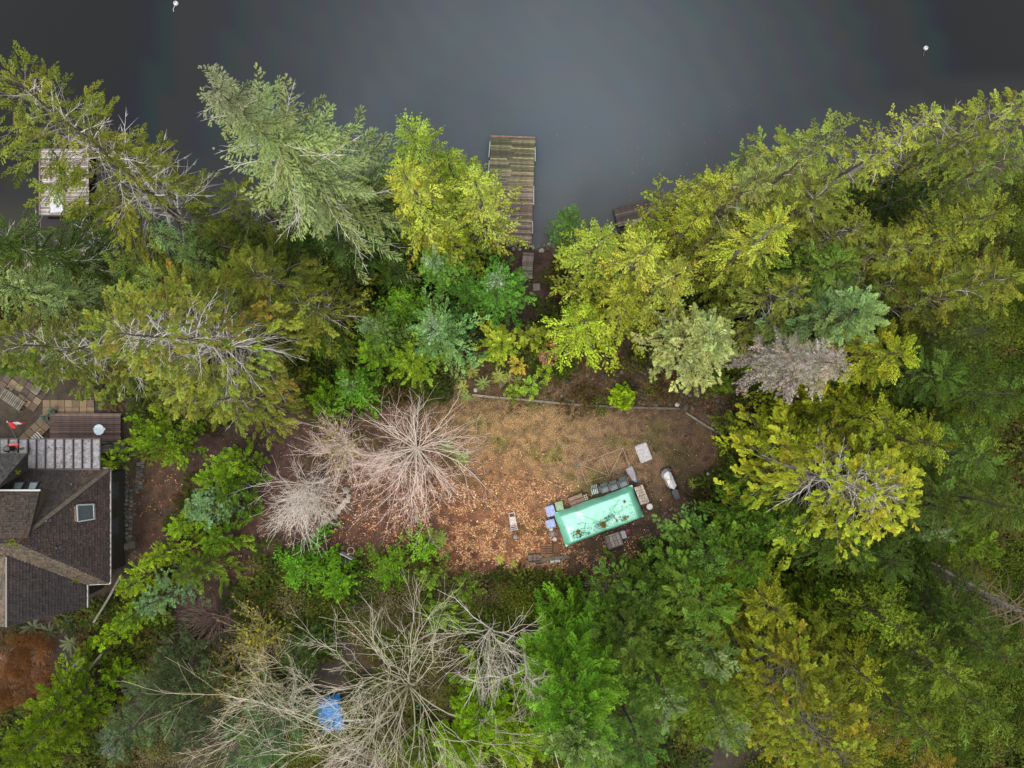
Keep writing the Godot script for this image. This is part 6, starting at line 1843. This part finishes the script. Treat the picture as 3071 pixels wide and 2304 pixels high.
	tree("hedge_cedar", "bush", 300, 1925, 4, 1.15, [116, 156, 22], "bright yellow-green hedge cedar above the wooden stairway", "cedar tree", {"low": 0.0})
	tree("hedge_cedar", "bush", 325, 2045, 2.5, 0.8, [98, 140, 22], "small green cedar below the wooden stairway's rail", "cedar tree", {"low": 0.0})
	tree("dark_pine", "pine", 480, 2090, 6, 2.5, [72, 90, 50], "dark bluish pine east of the wooden stairway", "pine tree", {"low": 0.02})
	tree("dark_pine", "pine", 340, 2230, 8, 2.6, [76, 98, 60], "dark bluish pine in the bottom corner with grey tips", "pine tree", {"low": 0.02, "pale": [140, 158, 140]})
	tree("dark_pine", "pine", 545, 2230, 6, 2.2, [60, 82, 52], "dark pine at the bottom edge beside the grey brush", "pine tree", {"low": 0.02})
	tree("corner_cedar", "bush", 110, 2170, 6, 2.3, [88, 124, 18], "bright green cedar in the bottom corner below the rust bracken", "cedar tree", {"low": 0.0})
	tree("corner_cedar", "bush", 230, 2165, 2.5, 1.0, [84, 122, 20], "green cedar at the foot of the wooden stairway", "cedar tree", {"low": 0.0})
	tree("corner_cedar", "bush", 40, 2280, 7, 2.3, [86, 116, 18], "olive green cedar at the corner of the picture", "cedar tree", {"low": 0.0})
	tree("south_bush", "bush", 700, 2060, 2.5, 1.6, [86, 110, 30], "olive bush in the grey brush below the dirt path", "shrub", {"low": 0.0})

	var where_fern := [[20, 1930, "rust bracken fern at the picture's edge below the gable"], [70, 1925, "rust bracken fern just below the dark ferns of the gable"], [125, 1950, "rust bracken fern east of the others, under the handrail's end"], [15, 1985, "rust bracken fern at the picture's edge in the middle of the patch"], [65, 1985, "rust bracken fern in the very middle of the patch"], [118, 2005, "rust bracken fern nearest the wooden stairway"], [25, 2040, "brown bracken fern at the picture's edge above the corner cedar"], [80, 2045, "brown bracken fern above the bright corner cedar"], [128, 2060, "pale rust bracken fern at the foot of the stairway rail"], [60, 2090, "brown bracken fern half under the corner cedar"]]
	for f in where_fern:
		fern(f[0], f[1], rnd(0.6, 0.95), [[112, 62, 36], [126, 74, 46], [98, 56, 34], [134, 84, 56]][rng.randi() % 4], f[2], "bracken_fern", "bracken south of the house", 16)

	# bare trees and shrubs
	bare_tree("bare_maple", 1235, 2030, 10.5, 6.6, 16, [166, 158, 134], "great bare pale maple sprawling over the blue tarp", "maple tree", {"trunk": 1.6, "r": 0.042, "deep": 4, "forks": 3, "budget": 12500, "wild": 0.2, "thin": [184, 174, 154], "thick": 0.5, "open": 0.3})
	bare_tree("bare_maple", 1470, 1870, 8, 2.7, 13, [206, 200, 184], "pale bare forked tree north-east of the big maple", "maple tree", {"trunk": 1.4, "r": 0.036, "deep": 3, "budget": 2600, "wild": 0.1, "thin": [204, 194, 178], "thick": 0.6})
	bare_tree("bare_alder", 1572, 1890, 12, 1.9, 6, [196, 190, 170], "slim bare alder whose trunk runs toward the picture's bottom", "alder tree", {"trunk": 7.0, "r": 0.045, "budget": 1200, "thin": [186, 176, 158], "thick": 0.5})
	bare_tree("bare_maple", 910, 2010, 9, 2.7, 8, [190, 178, 150], "bare leaning tree with a thick pale limb in the yellow-leaved thicket", "maple tree", {"trunk": 1.2, "r": 0.038, "lean": [-0.11, -0.02], "budget": 3800, "wild": 0.2, "thin": [172, 160, 132], "thick": 0.5, "open": 0.3})
	bare_tree("pink_shrub", 1250, 1345, 4.2, 4.3, 38, [226, 214, 196], "largest bare pinkish shrub spreading over the lawn", "shrub", {"r": 0.022, "deep": 3, "forks": 2, "budget": 9000, "wild": 0.2, "thin": [206, 182, 170], "curl": 0.4, "thick": 0.8, "open": 0.5})
	bare_tree("pink_shrub", 1040, 1330, 3.6, 2.6, 18, [222, 208, 194], "bare pinkish shrub dotted with yellow leaves by the path", "shrub", {"r": 0.016, "deep": 3, "budget": 5000, "wild": 0.16, "thin": [206, 182, 170], "thick": 0.75, "open": 0.5, "forks": 2, "leaves": [160, 150, 64], "leaf_count": 190})
	bare_tree("grey_shrub", 915, 1455, 4.4, 2.9, 20, [222, 214, 200], "bare grey shrub beside the hedge's dark green cedar", "shrub", {"r": 0.018, "deep": 3, "forks": 2, "budget": 4200, "wild": 0.24, "thin": [204, 192, 182], "thick": 0.85, "open": 0.5})
	bare_tree("grey_shrub", 955, 1490, 3.6, 1.8, 14, [226, 216, 200], "smaller bare grey shrub by the curved stone border", "shrub", {"r": 0.015, "deep": 3, "forks": 2, "budget": 2600, "wild": 0.24, "thin": [200, 188, 176], "thick": 0.8, "open": 0.4})
	bare_tree("brown_thicket", 1840, 1745, 3.6, 1.9, 40, [150, 136, 120], "dense brown-grey upright thicket south of the tarp", "shrub", {"r": 0.016, "deep": 3, "budget": 3600, "wild": 0.1, "thin": [146, 130, 116], "leaves": [200, 170, 40], "leaf_count": 60, "lean": [0.0, 0.1]})
	bare_tree("brown_thicket", 1860, 1930, 3, 1.3, 22, [120, 108, 98], "brown-grey brush in the gap by the green column", "shrub", {"r": 0.014, "deep": 3, "budget": 1500, "wild": 0.16, "thin": [116, 102, 92]})
	bare_tree("yellow_thicket", 800, 1890, 3.8, 2.4, 22, [178, 166, 140], "thicket of bare stems with many yellow leaves", "shrub", {"r": 0.02, "deep": 3, "budget": 2200, "wild": 0.15, "thin": [150, 130, 104], "leaves": [150, 146, 52], "leaf_count": 800})
	bare_tree("yellow_thicket", 700, 2010, 3.6, 1.9, 16, [170, 156, 128], "yellow-leaved thicket at the leaning tree's crown", "shrub", {"r": 0.018, "deep": 3, "budget": 1600, "wild": 0.15, "thin": [140, 120, 96], "leaves": [158, 142, 54], "leaf_count": 600})
	bare_tree("grey_brush", 660, 1850, 2.6, 2.2, 30, [128, 108, 98], "grey-brown brush on the dirt path south of the hedge", "brush", {"r": 0.014, "deep": 3, "budget": 3200, "wild": 0.18, "thin": [120, 98, 90]})
	bare_tree("grey_brush", 565, 1960, 2.6, 1.9, 26, [110, 88, 80], "dark brown brush beside the dark bluish pine", "brush", {"r": 0.013, "deep": 3, "budget": 2400, "wild": 0.18, "thin": [104, 82, 74]})
	bare_tree("grey_brush", 600, 2200, 2.6, 2.0, 22, [110, 96, 86], "grey-brown brush at the bottom edge beside dark pines", "brush", {"r": 0.013, "deep": 3, "budget": 2000, "wild": 0.18, "thin": [104, 90, 80]})
	bare_tree("grey_brush", 2890, 1800, 2.5, 2.0, 22, [150, 136, 124], "beige brush under the dead grey conifer", "brush", {"r": 0.014, "deep": 3, "budget": 2200, "wild": 0.18, "thin": [136, 120, 108]})
	bare_tree("grey_brush", 1150, 1790, 2.6, 1.7, 18, [150, 140, 120], "thin olive-grey brush below the shrubs by the hoop", "brush", {"r": 0.012, "deep": 3, "budget": 1500, "wild": 0.16, "thin": [138, 124, 102]})
	bare_tree("grey_brush", 1075, 2240, 3, 2.2, 22, [150, 138, 124], "grey brush tangled beneath the maple's southern limbs", "brush", {"r": 0.016, "deep": 3, "budget": 2200, "wild": 0.2, "thin": [132, 112, 100]})
	bare_tree("dead_snag", 2285, 560, 9, 1.5, 12, [184, 176, 170], "dead grey snag poking above the shore firs", "dead tree", {"trunk": 4.0, "r": 0.04, "budget": 700, "thin": [176, 168, 162]})
	bare_tree("dead_snag", 540, 610, 7, 1.7, 9, [200, 194, 188], "bare white snag reaching over the water by the leaning fir", "dead tree", {"trunk": 3.0, "r": 0.05, "budget": 700, "thin": [190, 182, 176]})
	bare_tree("dead_snag", 2330, 990, 7, 1.9, 14, [150, 138, 128], "grey dead brush at the dead beige fir's trunk", "dead tree", {"trunk": 2.0, "r": 0.03, "budget": 900, "thin": [142, 128, 118]})

# ---------------------------------------------------------------- leaves, grass, undergrowth
const LITTER := [[1480, 1590, 150, 1.0], [1400, 1640, 130, 0.9], [1600, 1640, 110, 0.9], [1600, 1510, 100, 0.5], [1440, 1500, 110, 0.3], [1250, 1600, 170, 0.35], [1560, 1430, 110, 0.12], [1700, 1320, 260, 0.04], [1100, 1560, 180, 0.22], [1900, 1660, 110, 0.25], [1600, 1730, 150, 0.7], [1400, 1760, 110, 0.6], [560, 1700, 120, 0.06], [470, 1450, 120, 0.05]]

func build_litter() -> void:
	rng.seed = 9090
	var where := []
	var tint := []
	var tries := 0
	while where.size() < 34000 and tries < 420000:
		tries += 1
		var b: Array = LITTER[rng.randi() % LITTER.size()]
		var q := Vector2(b[0] + rng.randfn(0, b[2] * 0.75), b[1] + rng.randfn(0, b[2] * 0.6))
		if rnd() > b[3] * 1.15 or q.x > 2250: continue
		if q.y < 1440 and rnd() < 0.65: continue
		var clump := noise.get_noise_2d(q.x * 0.9, q.y * 0.9) * 1.5 + 0.32
		if rnd() > clump * 1.8: continue
		var p := on_ground(q.x, q.y)
		var r := 0.017 + 0.05 * pow(rnd(), 2.0)
		where.append(Transform3D(Basis(Vector3(rnd(-1, 1), 3.0, rnd(-1, 1)).normalized(), rnd(0, TAU)).scaled(Vector3(r, r, r * rnd(0.6, 1.0))), p + Vector3(0, rnd(0.01, 0.05), 0)))
		var k := rng.randi() % 7
		var c: Array = [[206, 146, 106], [186, 118, 84], [218, 178, 134], [140, 92, 66], [206, 142, 110], [226, 196, 150], [190, 146, 88]][k]
		tint.append(mul(lin(c[0], c[1], c[2], 0.54), rnd(0.3, 1.35)))
	for i in 2600:
		var q := Vector2(rnd(620, 2200), rnd(1190, 1730))
		if not inside(lawn, q): continue
		var p := on_ground(q.x, q.y)
		var r := rnd(0.015, 0.04)
		where.append(Transform3D(Basis(Vector3.UP, rnd(0, TAU)).scaled(Vector3(r, 0.02, r * 0.7)), p + Vector3(0, 0.02, 0)))
		tint.append(mul(lin(220, 188, 140, 0.42), rnd(0.6, 1.25)))
	var fallen := copies("fallen_leaves", leaf_shape(), mats.twigs, where, tint, self)
	tag(fallen, "orange and tan maple leaves strewn over the lawn, thickest west of the tarp", "fallen leaves", "", "stuff")

	where = []
	tint = []
	for i in 420:
		var x := rnd(-19.0, 19.0)
		var z := shore_z(x) - pow(rnd(), 2.2) * 7.0 - 0.1
		var r := rnd(0.015, 0.045)
		where.append(Transform3D(Basis(Vector3.UP, rnd(0, TAU)).scaled(Vector3(r, 0.008, r * 0.7)), Vector3(x, WATER + 0.012, z)))
		tint.append(mul(lin(176, 150, 110, 0.4), rnd(0.4, 1.2)))
	tag(copies("floating_leaves", leaf_shape(), mats.twigs, where, tint, self), "scattered small leaves floating on the lake along the shore", "floating leaves", "", "stuff")

	# short dead grass
	var g := Geo.new()
	for i in 9:
		g.col = gray(0.7, 1.25)
		var a := Vector3(rnd(-0.06, 0.06), 0, rnd(-0.06, 0.06))
		var d := Vector3(rnd(-0.07, 0.07), rnd(0.015, 0.04), rnd(-0.07, 0.07))
		var s := d.cross(Vector3.UP).normalized() * 0.006
		g.tri(a - s, a + s, a + d)
	var tuft := solid(g)
	where = []
	tint = []
	for i in 30000:
		var q := Vector2(rnd(380, 2200), rnd(1180, 1830))
		if not inside(lawn, q): continue
		var p := on_ground(q.x, q.y)
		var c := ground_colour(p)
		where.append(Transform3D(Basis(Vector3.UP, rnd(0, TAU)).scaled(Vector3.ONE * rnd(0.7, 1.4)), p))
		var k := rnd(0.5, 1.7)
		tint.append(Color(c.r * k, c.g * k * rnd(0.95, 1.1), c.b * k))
	tag(copies("grass", tuft, mats.twigs, where, tint, self), "thin dead tan and olive grass of the lawn", "grass", "", "stuff")

	# twigs, bark and small debris on the bank and forest floor
	var db := Geo.new()
	for i in 7:
		db.col = gray(0.6, 1.3)
		var a := Vector3(rnd(-0.2, 0.2), rnd(0.0, 0.03), rnd(-0.2, 0.2))
		db.bar(a, a + Vector3(rnd(-0.14, 0.14), rnd(0, 0.03), rnd(-0.14, 0.14)), rnd(0.008, 0.02), 0.008)
	for i in 8:
		db.col = gray(0.5, 1.3)
		var a := Vector3(rnd(-0.2, 0.2), rnd(0.0, 0.03), rnd(-0.2, 0.2))
		db.tri(a, a + Vector3(rnd(-0.06, 0.06), 0.02, rnd(-0.06, 0.06)), a + Vector3(rnd(-0.06, 0.06), 0.01, rnd(-0.06, 0.06)))
	var debris := solid(db)
	where = []
	tint = []
	for i in 9000:
		var q := Vector2(rnd(380, 2260), rnd(740, 1830))
		if i % 2: q = Vector2(rnd(1330, 2260), rnd(960, 1240))
		var on_bank := inside(bank, q)
		if not on_bank and (inside(lawn, q) and rnd() < 0.75): continue
		var p := on_ground(q.x, q.y)
		if p.y < WATER + 0.15: continue
		where.append(Transform3D(Basis(Vector3.UP, rnd(0, TAU)).scaled(Vector3.ONE * rnd(0.6, 1.3)), p + Vector3(0, 0.01, 0)))
		var c: Array = [[150, 118, 92], [96, 70, 52], [128, 96, 64], [176, 150, 120], [84, 84, 34]][rng.randi() % 5]
		tint.append(mul(seen(c[0], c[1], c[2]), rnd(0.6, 1.2)))
	tag(copies("forest_litter", debris, mats.twigs, where, tint, self), "brown twigs, bark and needles littering the bank and forest floor", "litter", "", "stuff")

	# undergrowth wherever the wood stands
	var u := Geo.new()
	for i in 120:
		var d := Vector3(rnd(-1, 1), 0, rnd(-1, 1)) * 0.42
		var h := rnd(0.05, 0.45) * (1.2 - d.length())
		var tone := rnd(0.6, 1.3)
		u.col = Color(tone * rnd(0.9, 1.15), tone, tone)
		var b := Vector3(d.x, h, d.z)
		var f := Vector3(d.x + rnd(-0.3, 0.3), rnd(-0.1, 0.3), d.z + rnd(-0.3, 0.3)).normalized() * rnd(0.1, 0.2)
		var s := f.cross(Vector3(rnd(-0.4, 0.4), 1, rnd(-0.4, 0.4))).normalized() * rnd(0.02, 0.05)
		u.tri(b, b + f * 0.5 + s, b + f)
		u.tri(b, b + f, b + f * 0.5 - s)
	var clump := solid(u)
	where = []
	tint = []
	for i in 8500:
		var q := Vector2(rnd(-60, 3130), rnd(480, 2360))
		var p := on_ground(q.x, q.y)
		if p.y < WATER + 0.2 or inside(lawn, q) or inside(house_area, q): continue
		if inside(bank, q) and rnd() < 0.86: continue
		if noise.get_noise_2d(p.x * 8.0, p.z * 8.0 + 500.0) < -0.12: continue
		if inside(path_area, q): continue
		if q.x < 300 and q.y > 1000 and q.y < 1350: continue
		if q.x < 175 and q.y > 1900 and q.y < 2115: continue
		if q.x < 310 and q.y > 1965 and q.y < 2080: continue
		var k := rnd(0.8, 1.9)
		where.append(Transform3D(Basis(Vector3.UP, rnd(0, TAU)).scaled(Vector3(k, rnd(0.8, 1.8), k)), p))
		var c: Array = [[70, 92, 30], [86, 108, 34], [60, 78, 34], [104, 116, 40], [96, 74, 42]][rng.randi() % 5]
		tint.append(mul(green(c[0], c[1], c[2]), rnd(0.65, 1.2)))
	tag(copies("undergrowth", clump, mats.foliage, where, tint, self), "dark green undergrowth covering the forest floor between the trees", "undergrowth", "", "stuff")
	u = Geo.new()
	for i in 620:
		var d := Vector3(rng.randfn(0, 0.4), 0, rng.randfn(0, 0.4))
		var h := rnd(0.3, 1.0) * (1.15 - minf(d.length(), 1.1))
		var tone := rnd(0.5, 1.45)
		u.col = Color(tone * rnd(0.9, 1.15), tone, tone)
		var b := Vector3(d.x, h, d.z)
		var f := Vector3(d.x + rnd(-0.5, 0.5), rnd(-0.2, 0.4), d.z + rnd(-0.5, 0.5)).normalized() * rnd(0.05, 0.10)
		var s := f.cross(Vector3(rnd(-0.7, 0.7), 1, rnd(-0.7, 0.7))).normalized() * rnd(0.01, 0.022)
		u.tri(b, b + f * 0.5 + s, b + f)
		u.tri(b, b + f, b + f * 0.5 - s)
	var brush := solid(u)
	where = []
	tint = []
	for i in 60:
		var p := on_ground(rnd(-10, 165), rnd(1905, 2110))
		where.append(Transform3D(Basis(Vector3.UP, rnd(0, TAU)).scaled(Vector3(0.7, rnd(0.6, 1.2), 0.7)), p))
		tint.append(mul(green(134, 76, 44), rnd(0.5, 1.3)))
	for i in 3800:
		var q := Vector2(rnd(2250, 3180), rnd(480, 2380)) if i % 3 else Vector2(rnd(300, 2250), rnd(1720, 2380))
		var p := on_ground(q.x, q.y)
		if p.y < WATER + 0.3 or inside(lawn, q) or inside(house_area, q) or inside(bank, q): continue
		if (q.x < 760 and q.y < 2060) or (q.x < 1500 and rnd() < 0.45): continue
		if noise.get_noise_2d(p.x * 7.0 + 900.0, p.z * 7.0) < -0.05: continue
		var k := rnd(0.8, 1.7)
		where.append(Transform3D(Basis(Vector3.UP, rnd(0, TAU)).scaled(Vector3(k, rnd(0.8, 2.4), k)), p))
		var c: Array = [[74, 106, 30], [104, 128, 34], [62, 86, 30], [124, 130, 42]][rng.randi() % 4]
		if q.x < 1500 and rnd() < 0.6: c = [136, 118, 84]
		tint.append(mul(green(c[0], c[1], c[2]), rnd(0.5, 1.35)))
	tag(copies("brushwood", brush, mats.foliage, where, tint, self), "taller mixed green brush filling the gaps in the east and south woods", "undergrowth", "", "stuff")
